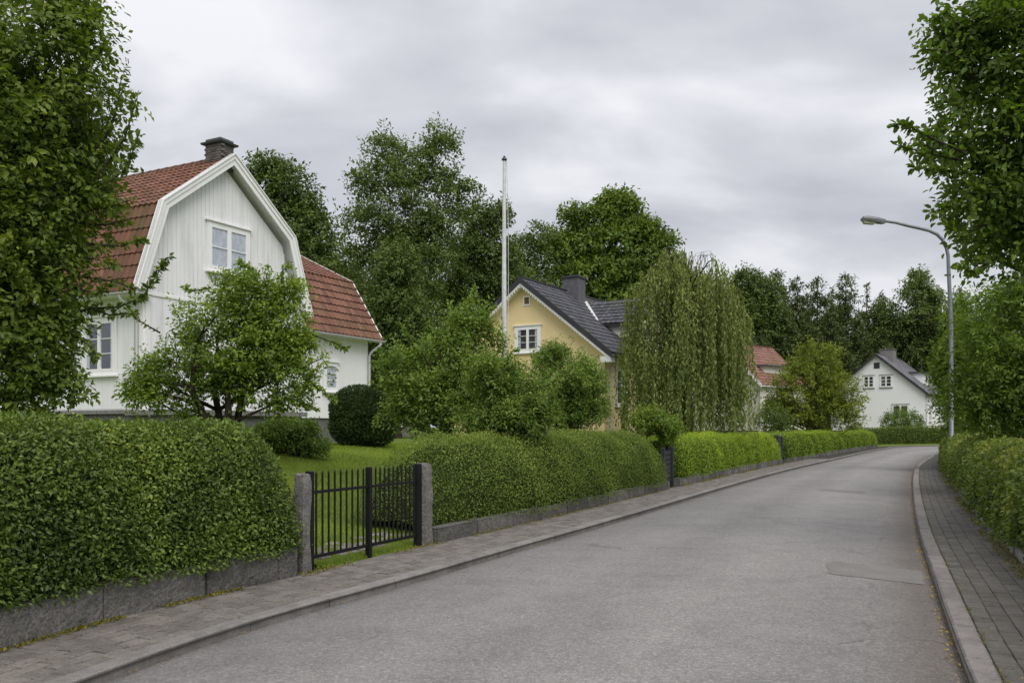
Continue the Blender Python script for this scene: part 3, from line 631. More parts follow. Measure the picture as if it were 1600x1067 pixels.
def gate_leaf(a, b_, label, nb, stile_a, stile_b):
    e_ = empty('iron_gate', (a+b_)/2+Z_*PZ, label, 'gate', 'black iron gate leaves between the gateposts'); d = b_-a; u = unit(d)
    gn = np.cross(Z_, u)
    for f_, w_ in ((0, stile_a), (1, stile_b)):
        if w_: p_ = a+d*f_; MB().box(p_+Z_*(PZ+.53), (u, gn, Z_), (w_/2, .03, .53 if w_ > .05 else .45), .008).build('stile', IRON, e_)
    for z, hh in ((.14, .018), (.83, .016)): MB().box((a+b_)/2+Z_*(PZ+z), (u, gn, Z_), (np.linalg.norm(d)/2-.02, .012, hh)).build('rail', IRON, e_)
    mb = MB(); mb.tube([(0, 0, -.44), (0, 0, .44)], .0125, 6); mb.tube([(0, 0, .44), (0, 0, .455), (0, 0, .49)], [.0105, .014, .001], 6, False)
    me = bpy.data.meshes.new('bar'); me.from_pydata(mb.v, [], mb.f); me.materials.append(IRON); me.update()
    for i in range(nb):
        p_ = a+d*((i+1)/(nb+1)); place('bar', me, Matrix.Translation(Vector(p_+Z_*(PZ+.57))), e_)
    return e_
g1 = gate_leaf(gA, gm, 'left leaf of the black iron gate, hung on the hedge-side gatepost', 9, .075, .055)
g2 = gate_leaf(gm+gd*.045, gB, 'right leaf of the black iron gate, latch beside its first bar', 10, 0, .10)
MB().bar(gm+gd*.03+Z_*(PZ+.58), gm+gd*.17+Z_*(PZ+.59), .02, .02).bar(gm+gd*.16+Z_*(PZ+.55), gm+gd*.16+Z_*(PZ+.63), .02, .02).build('latch', IRON, g2)

# dark slatted gates in the gaps
def slat_gate(s0, s1, label, h=1.15, arch=False):
    a = np.array([*KL.at(s0, LPW+.22), PZ]); b_ = np.array([*KL.at(s1, LPW+.22), PZ]); e_ = empty('slatted_gate', (a+b_)/2, label, 'gate', 'dark slatted garden gates'); u = unit(b_-a); nn = np.cross(Z_, u); L_ = np.linalg.norm(b_-a)
    for f_ in (0, 1): MB().box(a+(b_-a)*f_+Z_*(h/2), (u, nn, Z_), (.05, .05, h/2), .01).build('post', DWOOD, e_)
    k = 7
    for i in range(k): MB().box((a+b_)/2+Z_*(.12+i*(h-.2)/k+.06), (u, nn, Z_), (L_/2-.07, .012, (h-.2)/k/2-.01)).build('slat', DWOOD, e_)
    if arch:
        t_ = np.linspace(0, math.pi, 9); MB().tube([b_+u*(-.12+.13*math.cos(q))+Z_*(h+.13*math.sin(q)) for q in t_], .018, 6).build('arch', POLE, e_)
slat_gate(s_h2b+.12, s_h3a-.12, 'dark slatted gate between the domed hedge and the lime green hedge', 1.02)
slat_gate(s_h3b+.1, s_h4a-.08, 'dark slatted gate with a small metal arch before the furthest left hedge', 1.15, True)
bs = G(1229, 717, PZ); mbs = MB(); 
V = []; F_ = []
for i in range(7):
    for j in range(12):
        p_ = i/6*math.pi/2; t_ = j/12*2*math.pi; r = .2*(1+.2*(vnoise(np.array([[math.cos(t_)*2, math.sin(t_)*2, i*.6]]))[0]-.5)); V.append((bs[0]+r*math.cos(p_)*math.cos(t_), bs[1]+r*math.cos(p_)*math.sin(t_), PZ-.03+.34*math.sin(p_)))
for i in range(6):
    for j in range(12): F_.append((i*12+j, i*12+(j+1) % 12, (i+1)*12+(j+1) % 12, (i+1)*12+j))
o = mk_np('boulder', V, np.array(F_), GRAN, smooth=True, tint=np.full(len(V), .8)); tag(o, 'rounded grey boulder at the foot of the arched slatted gate', 'boulder')

# ------------------------------------------------------------------ building helpers
def tile_mesh_variants(mat, w_, l_, seg=5, k=8, th=.022, amp=.022):
    L = []
    for i in range(k):
        V = []; F_ = []; xs_ = np.linspace(-.006, w_+.012, seg+1)
        prof = amp*np.sin((xs_/w_)*2*math.pi-.9)*np.where(xs_/w_ > .55, 1.0, .8)
        jx, jz = (RNG.random()-.5)*.012, RNG.random()*.008
        for yy, zo in ((-.0, th+.010+jz), (l_*1.04, .004)):
            for x, z in zip(xs_, prof): V.append((x+jx, yy, z+zo+.03))
        for x, z in zip(xs_, prof): V.append((x+jx, 0.004, z+.012))
        n_ = seg+1
        for s_ in range(seg): F_.append((s_, s_+1, n_+s_+1, n_+s_)); F_.append((2*n_+s_, 2*n_+s_+1, s_+1, s_))
        me = bpy.data.meshes.new('roof_tile'); me.from_pydata(V, [], F_); me.materials.append(mat)
        a = me.attributes.new('tint', 'FLOAT', 'POINT'); a.data.foreach_set('value', np.full(len(V), (i+.5)/k, dtype=np.float32)); me.update(); L.append(me)
    return L
def lay(variants, O, e_, s_, Le, Ls, w_, l_, wts=None):
    """tiles on the plane O + e*x + s*y; returns list of (mesh, matrix)"""
    n_ = unit(np.cross(e_, s_)); R = []; nr = max(1, int(round(Ls/l_))); l2 = Ls/nr; nc = max(1, int(round(Le/w_))); w2 = Le/nc
    for r in range(nr):
        for c_ in range(nc):
            o_ = O+e_*c_*w2+s_*r*l2; M = frameM(*o_, e_*(w2/w_), s_*(l2/l_), n_); R.append((variants[RNG.integers(len(variants))], M))
    return R
def window(parent, c, r, up, n_, w_, h_, cols=2, rows=3, frame=.07, trim=.10, sill=True, curtain=0, header=True, mat=None, glass_rows=None, dark=False, bar=.022, head_mat=None):
    """window assembly proud of the wall: frame > pane, glazing bars, sill, header, curtain. c is on the wall face"""
    mat = mat or TRIM; mb = MB(); c = np.asarray(c, float); ax = (r, up, n_)
    for sx in (-1, 1): mb.box(c+r*sx*(w_/2+trim/2)+n_*.02, ax, (trim/2, h_/2+trim, .022))
    for sy in (-1, 1): mb.box(c+up*sy*(h_/2+trim/2)+n_*.019, ax, (w_/2, trim/2, .022))
    cw = w_/cols
    for i in range(cols):
        cc = c+r*(-w_/2+cw*(i+.5))
        for sx in (-1, 1): mb.box(cc+r*sx*(cw/2-frame/2)+n_*.024, ax, (frame/2, h_/2, .024))
        for sy in (-1, 1): mb.box(cc+up*sy*(h_/2-frame/2)+n_*.023, ax, (cw/2-frame, frame/2, .022))
    win = mb.build('window', mat, parent)
    MB().box(c+n_*.003, ax, (w_/2-.01, h_/2-.01, .002)).build('dark_room_panel', DARKROOM, win)  # thin panel on the solid wall, painted dark as the unlit interior
    for i in range(cols):
        cc = c+r*(-w_/2+cw*(i+.5)); gw, gh = cw-2*frame, h_-2*frame
        for j in range(rows):
            MB().box(cc+up*(-gh/2+gh*(j+.5)/rows)+n_*.026, ax, (gw/2, gh/rows/2-bar/2, .002)).build('pane', GLASS, win)
            if j: MB().box(cc+up*(-gh/2+gh*j/rows)+n_*.030, ax, (gw/2, bar/2, .014)).build('glazing_bar', mat, win)
        if curtain:
            V = []; ns_ = 16; f_ = curtain if curtain < 1 else 1
            x0, x1 = (-gw/2, gw/2) if f_ == 1 else ((-gw/2, -gw/2+gw*f_) if i == 0 else (gw/2-gw*f_, gw/2))
            for k in range(ns_+1):
                x = x0+(x1-x0)*k/ns_; zf = .013+.004*math.sin(k*1.9)
                V += [cc+r*x+up*(-gh/2)+n_*zf, cc+r*x+up*(gh/2)+n_*zf]
            mbc = MB(); mbc.add(V, [(2*k, 2*k+2, 2*k+3, 2*k+1) for k in range(ns_)]); mbc.build('curtain', CURT, win)
    if sill: MB().box(c-up*(h_/2+trim+.022)+n_*.055, ax, (w_/2+trim+.05, .022, .055)).build('sill', head_mat or mat, win)
    if header: MB().box(c+up*(h_/2+trim+.02)+n_*.045, ax, (w_/2+trim+.06, .02, .045)).build('header', head_mat or mat, win)
    return win
def V3(q, z): return np.array([q[0], q[1], z])
def prism(profile, p0, ev, ext):
    """extrude polygon of 3D points along ext"""
    A = [np.asarray(p_, float) for p_ in profile]; B = [p_+ext for p_ in A]; n_ = len(A)
    return A+B, [tuple(range(n_))[::-1], tuple(range(n_, 2*n_))]+[(i, (i+1) % n_, n_+(i+1) % n_, n_+i) for i in range(n_)]

# ------------------------------------------------------------------ white gambrel house
hu = np.array([-.881, .473, 0.]); hv = np.array([.473, .881, 0.]); HC = np.array([*P(226, 640, 22.0)[:2], 0.])
def H(a, b_, z): return HC+hv*a+hu*b_+Z_*z
WH = empty('white_house', H(2.7, 4, 1.1), 'white gambrel house with red clay tile roof behind the near hedge', 'house')
PB = 2.03; W_ = 5.40; LEN = 10.0
prof = [(-.45, 5.06), (.33, 7.37), (2.7, 9.18), (5.07, 7.37), (5.85, 5.06)]
wallpoly = [(0, PB), (W_, PB), (W_, 5.35), (4.96, 7.12), (2.7, 8.88), (.44, 7.12), (0, 5.35)]
mb = MB(); Vp, Fp = prism([H(a, 0, z) for a, z in wallpoly], None, None, hu*LEN); mb.add(Vp, Fp)
WL = 9.17
wp2 = [(0, PB-.12), (6.8, PB-.12), (6.8, 4.8), (5.95, 6.5), (3.4, 7.75), (.95, 6.5), (0, 4.9)]
Vp, Fp = prism([H(W_-.6, b_, z) for b_, z in wp2], None, None, hv*(WL-W_+.6)); mb2 = MB(); mb2.add(Vp, Fp)
mb.build('wall', WHITE, WH); o = mb2.build('wing_wall', WHITE, WH)
# the coplanar part of the wing wall is pushed 3 mm back
o.location = Vector(tuple(hu*.003))
MB().box(H(W_/2, LEN/2, (PB+1.0)/2-.02), (hv, hu, Z_), (W_/2-.04, LEN/2-.04, (PB-1.0)/2+.02)).build('foundation', FOUND, WH)
MB().box(H((W_+WL)/2, 3.4, 1.40), (hv, hu, Z_), ((WL-W_)/2, 3.34, .50)).build('wing_foundation', FOUND, WH)
MB().box(H(W_/2, -.015, PB-.02), (hv, hu, Z_), (W_/2+.03, .03, .05)).box(H(-.015, LEN/2, PB-.02), (hv, hu, Z_), (.03, LEN/2+.03, .05)).build('sill_board', CONC, WH)
# vertical battens on the gable and the plinth of the gable end
def wall_top(a):
    xs_ = [q[0] for q in wallpoly[2:]][::-1]; zs_ = [q[1] for q in wallpoly[2:]][::-1]; return float(np.interp(a, xs_, zs_))
a = .0
k = 0
while a < W_-.02:
    zt = min(wall_top(max(a, 0.02)), wall_top(min(a+.11, W_-.02)))-.03; zb = 5.06 if True else PB
    MB().box(H(a+.07, -.006, (zt+zb)/2), (hv, hu, Z_), (.0655, .006, (zt-zb)/2)).build('cladding_board', BOARD, WH); a += .14; k += 1
a = 0.
while a < W_-.05:
    MB().box(H(a+.09, -.005, (PB+.06+4.98)/2), (hv, hu, Z_), (.0865, .005, (4.98-PB-.06)/2)).build('cladding_board', BOARD, WH); a += .18
MB().box(H(W_/2, -.02, 5.02), (hv, hu, Z_), (W_/2, .02, .035)).build('belt_board', TRIM, WH)
for b_ in np.arange(.0, 5.0, .2):
    MB().box(H(-.005, b_+.10, (PB+.06+4.9)/2), (hu, hv, Z_), (.0965, .005, (4.9-PB-.06)/2)).build('cladding_board', WHITE, WH)
MB().box(H(-.03, .06, (PB+4.95)/2), (hu, hv, Z_), (.07, .03, (4.95-PB)/2)).box(H(.06, -.035, (PB+4.95)/2), (hv, hu, Z_), (.07, .03, (4.95-PB)/2)).build('corner_board', TRIM, WH)
# roof slabs (under-boarding) and verge boards
OV = .30
rb = MB()
for (a0, z0), (a1, z1) in zip(prof[:-1], prof[1:]):
    up_ = unit(np.array([a1-a0, z1-z0])); nrm = np.array([-up_[1], up_[0]]);
    q = [H(a0, -OV, z0-.10), H(a1, -OV, z1-.10), H(a1, -OV, z1-.02), H(a0, -OV, z0-.02)]
    Vp, Fp = prism(q, None, None, hu*(LEN+2*OV)); rb.add(Vp, Fp)
rb.build('roof_deck', TRIM, WH)
def verge(pr, Hf, bo, thick, width, name, mat=TRIM, lift=.05, cap=.04):
    pr_out = pr
    def off(p_, d):   # inset polyline
        n_ = len(p_); R = []
        for i in range(n_):
            ds = []
            if i: t_ = np.array([p_[i][0]-p_[i-1][0], p_[i][1]-p_[i-1][1]]); ds.append(t_/np.linalg.norm(t_))
            if i < n_-1: t_ = np.array([p_[i+1][0]-p_[i][0], p_[i+1][1]-p_[i][1]]); ds.append(t_/np.linalg.norm(t_))
            ns_ = [np.array([-q[1], q[0]]) for q in ds]; nn = sum(ns_); nn = nn/np.linalg.norm(nn); k_ = 1/max(.5, nn@ns_[0]); R.append((p_[i][0]+nn[0]*d*k_, p_[i][1]+nn[1]*d*k_))
        return R
    o1 = off(pr, lift); o2 = off(pr, lift-width)
    for i in range(len(pr)-1):
        Vp, Fp = prism([Hf(*o2[i], bo), Hf(*o2[i+1], bo), Hf(*o1[i+1], bo), Hf(*o1[i], bo)], None, None, thick); MB().add(Vp, Fp).build(name, mat, WH)
    o3 = off(pr, lift+.035); o4 = off(pr, lift+.004)
    for i in range(len(pr)-1):
        Vp, Fp = prism([Hf(*o4[i], bo-.03), Hf(*o4[i+1], bo-.03), Hf(*o3[i+1], bo-.03), Hf(*o3[i], bo-.03)], None, None, thick*1.6+unit(thick)*.12); MB().add(Vp, Fp).build('verge_cap', mat, WH)
verge(prof, lambda a, z, b_: H(a, b_, z), -OV-.035, hu*.03, .23, 'verge_board')
verge([(q[0], q[1]-.20) for q in prof], lambda a, z, b_: H(a, b_, z), -OV-.006, hu*.02, .26, 'inner_verge_board') if False else None
_cap = [(q[0], q[1]) for q in prof]
verge(_cap, lambda a, z, b_: H(a, b_, z), -OV-.062, hu*.027, .10, 'verge_moulding')
# soffit boards under the verge, folded back to the wall
# tiles: left slopes individually (nearest 300), the rest joined
TW = .205; TL1 = .36; TL2 = .27
TV1 = tile_mesh_variants(RTILEM, TW, TL1); TV2 = tile_mesh_variants(RTILE, TW, TL2)
def slope(pr0, pr1, Hf, along_a, L0, L1, TV, tl, flip):
    """plane from profile point pr0 (low) up to pr1 (high)"""
    p0 = Hf(pr0, L0); p1 = Hf(pr1, L0); q0 = Hf(pr0, L1); s_ = p1-p0; Ls = np.linalg.norm(s_); s_ = s_/Ls; e_ = unit(q0-p0); Le = np.linalg.norm(q0-p0)
    if np.cross(e_, s_)[2] < 0: p0 = q0; e_ = -e_
    n_ = np.cross(e_, s_); return lay(TV, p0-s_*.05+n_*.0, e_, s_, Le, Ls+.04, TW, tl)
HfM = lambda pz, b_: H(pz[0], b_, pz[1])
b0, b1 = -OV+.03, LEN+OV-.05
T_l1 = slope(prof[0], prof[1], HfM, 0, b0, b1, TV1, TL1, 0); T_l2 = slope(prof[1], prof[2], HfM, 0, b0, b1, TV2, TL2, 0)
T_r = slope(prof[3], prof[2], HfM, 0, b0, b1, TV2, TL2, 0)+slope(prof[4], prof[3], HfM, 0, b0, b1, TV2, TL1, 0)
wprof = [(-.35, 4.68), (.95, 6.74), (3.42, 7.93), (5.9, 6.74), (7.15, 4.68)]
HfW = lambda bz, a: H(a, bz[0], bz[1])
T_w1 = slope(wprof[0], wprof[1], HfW, 0, W_+.32, WL+.33, TV2, TL1*.86, 0); T_w2 = slope(wprof[1], wprof[2], HfW, 0, W_-.6, WL+.33, TV2, TL2, 0)
T_wb = slope(wprof[3], wprof[2], HfW, 0, W_-.6, WL+.33, TV2, TL2, 0)+slope(wprof[4], wprof[3], HfW, 0, W_-.6, WL+.33, TV2, TL1, 0)
cand = T_l1+T_l2+T_w1+T_w2
def key(mm):
    t_ = mm[1].translation; px = t_.x/t_.y*F0+800; return (px < 165) * 50 + t_.y
cand.sort(key=key)
for me, M in cand[:300]: place('roof_tile', me, M, WH)
join_instances('roof_tiling', cand[300:]+T_r+T_wb, WH, RTILE)
rb = MB()
for (a0, z0), (a1, z1) in zip(wprof[:-1], wprof[1:]):
    Vp, Fp = prism([H(W_+.34, a0, z0-.10), H(W_+.34, a1, z1-.10), H(W_+.34, a1, z1-.02), H(W_+.34, a0, z0-.02)], None, None, hv*(WL-W_-.34+.3)); rb.add(Vp, Fp)
rb.build('wing_roof_deck', TRIM, WH)
for (a0, z0), (a1, z1) in zip(wprof[:-1], wprof[1:]):
    Vp, Fp = prism([H(WL+.31, a0, z0-.20), H(WL+.31, a1, z1-.20), H(WL+.31, a1, z1+.07), H(WL+.31, a0, z0+.07)], None, None, hv*.05); MB().add(Vp, Fp).build('wing_verge_board', TRIM, WH)
# ridge tiles
for k in range(int((LEN+.4)/.36)):
    b_ = -OV+.1+k*.36
    if b_ < 0.0: continue
    V = []; 
    for bb, r in ((b_, .12), (b_+.38, .105)):
        for j in range(6):
            t_ = math.pi*j/5; V.append(H(2.7+r*math.cos(t_), bb, 9.17+.9*r*math.sin(t_)))
    MB().add(V, [(j, j+1, 7+j, 6+j) for j in range(5)], True).build('ridge_tile', RTILE, WH)
# chimney: individual bricks
cb0 = H(2.7, .24, 9.0); ch = MB().box(cb0+Z_*.30, (hv, hu, Z_), (.245, .29, .42)).build('chimney', SLATEB, WH)
BV = stone_variants('brick', CBRICK, .118, .055, .030, .004, jit=.006)
for cz in range(10):
    z = 8.82+.045+cz*.072; sh = (cz % 2)*.12
    for k in range(3):
        b_ = .24-.29+.10+k*.20-sh*.4
        for sx in (-1,): place('brick', BV[RNG.integers(8)], frameM(*(H(2.7-.245+.045, b_, z)), hu, -hv, Z_), ch)
    for k in range(2):
        place('brick', BV[RNG.integers(8)], frameM(*(H(2.7-.13+k*.245+sh*.1, .24-.29+.045, z)), hv, hu, Z_), ch)
capm = MB(); cz = 9.57
Vc = [cb0*0+H(2.7+.33*i, .24+.38*j, cz) for i, j in ((-1, -1), (1, -1), (1, 1), (-1, 1))]+[H(2.7+.35*i, .24+.40*j, cz+.05) for i, j in ((-1, -1), (1, -1), (1, 1), (-1, 1))]+[H(2.7, .24-.1, cz+.17), H(2.7, .24+.1, cz+.17)]
capm.add(Vc, [(3, 2, 1, 0), (0, 1, 5, 4), (1, 2, 6, 5), (2, 3, 7, 6), (3, 0, 4, 7), (4, 5, 8), (5, 6, 9, 8), (6, 7, 9), (7, 4, 8, 9)]); capm.build('chimney_cap', METALD, ch)
# gutters and downpipes
def gutter(a, b_, r=.07, mat=GUTTER, par=None, name='gutter'):
    a = np.asarray(a); b_ = np.asarray(b_); d = unit(b_-a); sd2 = np.cross(d, Z_); V = []
    for p_ in (a, b_):
        for rr in (r, r-.012):
            for j in range(7): t_ = math.pi*j/6; V.append(p_+sd2*rr*math.cos(t_)-Z_*rr*math.sin(t_))
    F_ = []
    for j in range(6): F_ += [(j, j+1, 14+j+1, 14+j), (7+j+1, 7+j, 21+j, 21+j+1)]
    F_ += [(0, 14, 21, 7), (6, 13, 27, 20), tuple(range(7))+tuple(range(13, 6, -1))]
    MB().add(V, F_).build(name, mat, par)
gutter(H(-.50, -OV+.02, 5.00), H(-.50, LEN, 5.00), par=WH)
gutter(H(W_+.05, -.42, 4.62), H(WL+.36, -.42, 4.62), par=WH)
MB().bar(H(-.2, -OV, 4.97), H(-.2, LEN, 4.97), .5, .02).build('soffit', TRIM, WH)
MB().bar(H(W_+.4, -.18, 4.66), H(WL+.3, -.18, 4.66), .36, .02).bar(H(W_+.4, -.35, 4.62), H(WL+.3, -.35, 4.62), .02, .16).build('wing_soffit', TRIM, WH)
MB().tube([H(-.50, .30, 4.95), H(-.50, .30, 4.86), H(-.25, .24, 4.62), H(-.10, .20, 4.5), H(-.10, .20, 1.5)], .042, 8).build('downpipe', GUTTER, WH)
MB().tube([H(WL+.15, -.42, 4.57), H(WL+.15, -.42, 4.46), H(WL-.0, -.20, 4.25), H(WL-.03, -.09, 4.1), H(WL-.03, -.09, 1.3)], .045, 8).build('downpipe', GUTTER, WH)
# windows
def a_on(px):   # position along the gable wall for a photo column
    k_ = (px-800)/F0; return (k_*HC[1]-HC[0])/(hv[0]-k_*hv[1])
def b_on(px):
    k_ = (px-800)/F0; return (k_*HC[1]-HC[0])/(hu[0]-k_*hu[1])
def zof(py, p_): return EYE+(HY-py)/F0*p_[1]
def win_on_gable(px0, px1, py0, py1, ref, **kw):
    a0, a1 = a_on(px0), a_on(px1); c = H((a0+a1)/2, -.018, 0); zt = zof(py0, c); zb = zof(py1, c); c[2] = (zt+zb)/2
    return window(WH, c, hv, Z_, -hu, a1-a0, zt-zb, **kw)
win_on_gable(326, 385, 358, 424, 0, cols=2, rows=2, trim=.09, frame=.07, curtain=1)
win_on_gable(286, 322, 512, 590, 0, cols=1, rows=3, trim=.1, curtain=.4)
win_on_gable(507, 525, 570, 608, 0, cols=1, rows=3, trim=.08, curtain=1, frame=.05)
b0_, b1_ = b_on(180), b_on(136); c = H(-.018, (b0_+b1_)/2, 0); zt, zb = zof(503, c), zof(580, c); c[2] = (zt+zb)/2
window(WH, c, hu, Z_, -hv, abs(b1_-b0_), zt-zb, cols=2, rows=3, trim=.11, frame=.06, curtain=.2)
b0_, b1_ = b_on(80), b_on(36); c = H(-.018, (b0_+b1_)/2, c[2])
window(WH, c, hu, Z_, -hv, abs(b1_-b0_), zt-zb, cols=2, rows=3, trim=.11, frame=.06, curtain=.2)
# terrace in front of the gable
TR = empty('terrace', H(2.6, -1.2, 1.1), 'grey concrete terrace with thick slab edge beside the white house', 'terrace')
MB().box(H(1.6, -1.0, 1.45), (hv, hu, Z_), (2.1, .9, .47)).build('terrace_wall', FOUND, TR)
MB().box(H(1.6, -1.02, 1.97), (hv, hu, Z_), (2.2, 1.0, .06)).build('terrace_slab', CONC, TR)

# ------------------------------------------------------------------ plain gable houses
def gable_house(name, label, C, g, r, half, length, zb, ze, za, wmat, rmat, vmat, found=.35, ov=.45, vo_=.35, tw=.24, tl=.34, group=None, mats=None, seg=3):
    E = empty(name, (*(C+g*half+r*length/2)[:2], zb-found), label, 'house', group); Hh = lambda a, b_, z: np.array([C[0], C[1], 0])+g*a+r*b_+Z_*z
    k = (za-ze)/(half+ov); zw = ze+k*ov-.12
    Vp, Fp = prism([Hh(0, 0, zb), Hh(2*half, 0, zb), Hh(2*half, 0, zw), Hh(half, 0, za-.12), Hh(0, 0, zw)], None, None, r*length); MB().add(Vp, Fp).build('wall', wmat, E)
    MB().box(Hh(half, length/2, zb-.45), (g, r, Z_), (half-.04, length/2-.04, .45)).build('foundation', FOUND, E)
    rd = MB(); TVv = tile_mesh_variants(rmat, tw, tl, seg=seg); T_ = []
    for a0, a1 in ((-ov, half), (2*half+ov, half)):
        Vp, Fp = prism([Hh(a0, -vo_, ze-.08), Hh(a1, -vo_, za-.08), Hh(a1, -vo_, za-.01), Hh(a0, -vo_, ze-.01)], None, None, r*(length+2*vo_)); rd.add(Vp, Fp)
        p0 = Hh(a0, -vo_, ze); p1 = Hh(a1, -vo_, za); q0 = Hh(a0, length+vo_, ze); s_ = unit(p1-p0); Ls = np.linalg.norm(p1-p0); e_ = unit(q0-p0); Le = np.linalg.norm(q0-p0)
        if np.cross(e_, s_)[2] < 0: p0 = q0; e_ = -e_
        T_ += lay(TVv, p0, e_, s_, Le, Ls, tw, tl)
        Vp, Fp = prism([Hh(a0, -vo_-.03, ze-.20), Hh(a1, -vo_-.03, za-.20), Hh(a1, -vo_-.03, za+.07), Hh(a0, -vo_-.03, ze+.07)], None, None, r*.035); MB().add(Vp, Fp).build('verge_board', vmat, E)
    rf = rd.build('roof', vmat, E); join_instances('roof_tiling', T_, E, rmat)
    MB().bar(Hh(half, -vo_, za+.05), Hh(half, length+vo_, za+.05), .22, .07).build('ridge', rmat, E)
    return E, Hh, rf
def chimney(E, c, g, r, hw, hl, z0, z1, mat, capmat, capo=.06):
    o_ = MB().box(np.array([c[0], c[1], (z0+z1)/2]), (g, r, Z_), (hw, hl, (z1-z0)/2)).build('chimney', mat, E)
    MB().box(np.array([c[0], c[1], z1+.045]), (g, r, Z_), (hw+capo, hl+capo, .045), .02).build('chimney_cap', capmat, o_); return o_
# yellow house
yr = unit(np.array([.507, .862, 0])); yg = unit(np.array([-.862, .507, 0])); YC = P(945, 600, 36)[:2]; YC = np.array([YC[0], YC[1], 0])
YH, Yh, yrf = gable_house('yellow_house', 'yellow rendered house with dark tiled roof beside the weeping birch', YC, yg, yr, 3.84, 9.5, 1.32, 4.67, 8.09, YELLOW, DTILE, DTILE, ov=.5, vo_=.42)
def a_y(px): k_ = (px-800)/F0; return (k_*YC[1]-YC[0])/(yg[0]-k_*yg[1])
c = Yh((a_y(808)+a_y(842))/2, -.0, 0); zt, zb = zof(513, c), zof(547, c); c[2] = (zt+zb)/2
window(YH, c, -yg, Z_, -yr, abs(a_y(808)-a_y(842)), zt-zb, cols=2, rows=3, trim=.11, frame=.06, curtain=.3)
c = Yh(a_y(823.5), 0, 7.15); mbv = MB()
for sx in (-1, 1): mbv.box(c+yg*sx*.15-yr*.02, (yg, yr, Z_), (.03, .02, .21)); mbv.box(c+Z_*sx*.18-yr*.02, (yg, yr, Z_), (.12, .02, .03))
vf = mbv.build('attic_vent', TRIM, YH)
for i in range(4): MB().box(c+Z_*(-.11+.075*i)-yr*.012, (yg, yr, Z_), (.115, .01, .026)).build('vent_slat', RTILE, vf)
# white inner verge trim with drip teeth
sl_ = (8.09-4.67)/4.34
tm = MB()
for sx in (-1, 1):
    e0 = 3.84+sx*4.28; Vp, Fp = prism([Yh(e0, -.41, 4.67-.30), Yh(3.84, -.41, 8.09-.30), Yh(3.84, -.41, 8.09-.19), Yh(e0, -.41, 4.67-.19)], None, None, yr*.40); tm.add(Vp, Fp)
    for i in range(36):
        a = 3.84+sx*(4.2*(i+.5)/36); z = 8.09-.30-abs(a-3.84)*sl_
        tm.add([Yh(a-.05, -.40, z+.05*sl_*sx*-1+.02), Yh(a+.05, -.40, z-.05*sl_*sx*-1*-1+.02) if False else Yh(a+.05, -.40, z+.02), Yh(a, -.40, z-.10)], [(0, 1, 2)])
tm.build('verge_trim', TRIM, YH)
MB().box(Yh(-.22, -.2, 4.42), (yg, yr, Z_), (.24, .20, .12)).build('boxed_eave', TRIM, YH)
gutter(Yh(-.56, -.4, 4.60), Yh(-.56, 9.9, 4.60), .07, DGUT, YH)
MB().tube([Yh(-.55, .3, 4.56), Yh(-.53, .3, 4.46), Yh(-.2, .25, 4.2), Yh(-.09, .22, 4.05), Yh(-.09, .22, 1.2)], .045, 8).build('downpipe', GUTTER, YH)
c = Yh(-.0, 1.7, 3.35); window(YH, c, yr, Z_, -yg, 1.1, 1.5, cols=2, rows=3, trim=.09, frame=.06, curtain=.3)
chimney(YH, Yh(3.55, 4.3, 0), yg, yr, .40, .42, 7.3, 8.74, SLATEB, DTILE)
# cross dormer (both sides), ridge along the gable direction
DV = tile_mesh_variants(DTILE, .24, .34, seg=3); T_ = []; dd = MB(); dw = MB()
bc, hw_, zr_, ze_ = 5.1, 2.1, 7.62, 6.30
for side, a_out in ((-1, -.35), (1, 8.05)):
    a_in = 3.84
    for sb in (-1, 1):
        p0 = Yh(a_out, bc+sb*hw_, ze_); q0 = Yh(a_in, bc+sb*hw_, ze_); p1 = Yh(a_out, bc, zr_); s_ = unit(p1-p0); e_ = unit(q0-p0); Le = np.linalg.norm(q0-p0); Ls = np.linalg.norm(p1-p0)
        Vp, Fp = prism([p0-Z_*.09, p1-Z_*.09, p1-Z_*.01, p0-Z_*.01], None, None, q0-p0); dd.add(Vp, Fp)
        if np.cross(e_, s_)[2] < 0: p0 = q0; e_ = -e_
        T_ += lay(DV, p0, e_, s_, Le, Ls, .24, .34)
    k_ = (zr_-ze_)/hw_; hi = 1.85; aw = 0.0 if side < 0 else 7.68
    Vp, Fp = prism([Yh(aw, bc-hi, 4.6), Yh(aw, bc+hi, 4.6), Yh(aw, bc+hi, ze_+.04), Yh(aw, bc, zr_-.12), Yh(aw, bc-hi, ze_+.04)], None, None, Yh(a_in, 0, 0)-Yh(aw, 0, 0)); dw.add(Vp, Fp)
dd.build('dormer_roof', DTILE, YH); dw.build('dormer', CREAM, YH); join_instances('dormer_tiling', T_, YH, DTILE)
# flashing in the valley
MB().bar(Yh(2.3, 3.0, 6.95), Yh(3.6, 4.7, 7.62), .25, .02).build('valley_flashing', GUTTER, YH) if False else None
v0 = Yh(1.75, 3.0, 6.40); v1 = Yh(3.2, 4.8, 7.60)
MB().bar(v0+Z_*.10, v1+Z_*.10, .16, .02).build('valley_flashing', GUTTER, YH)

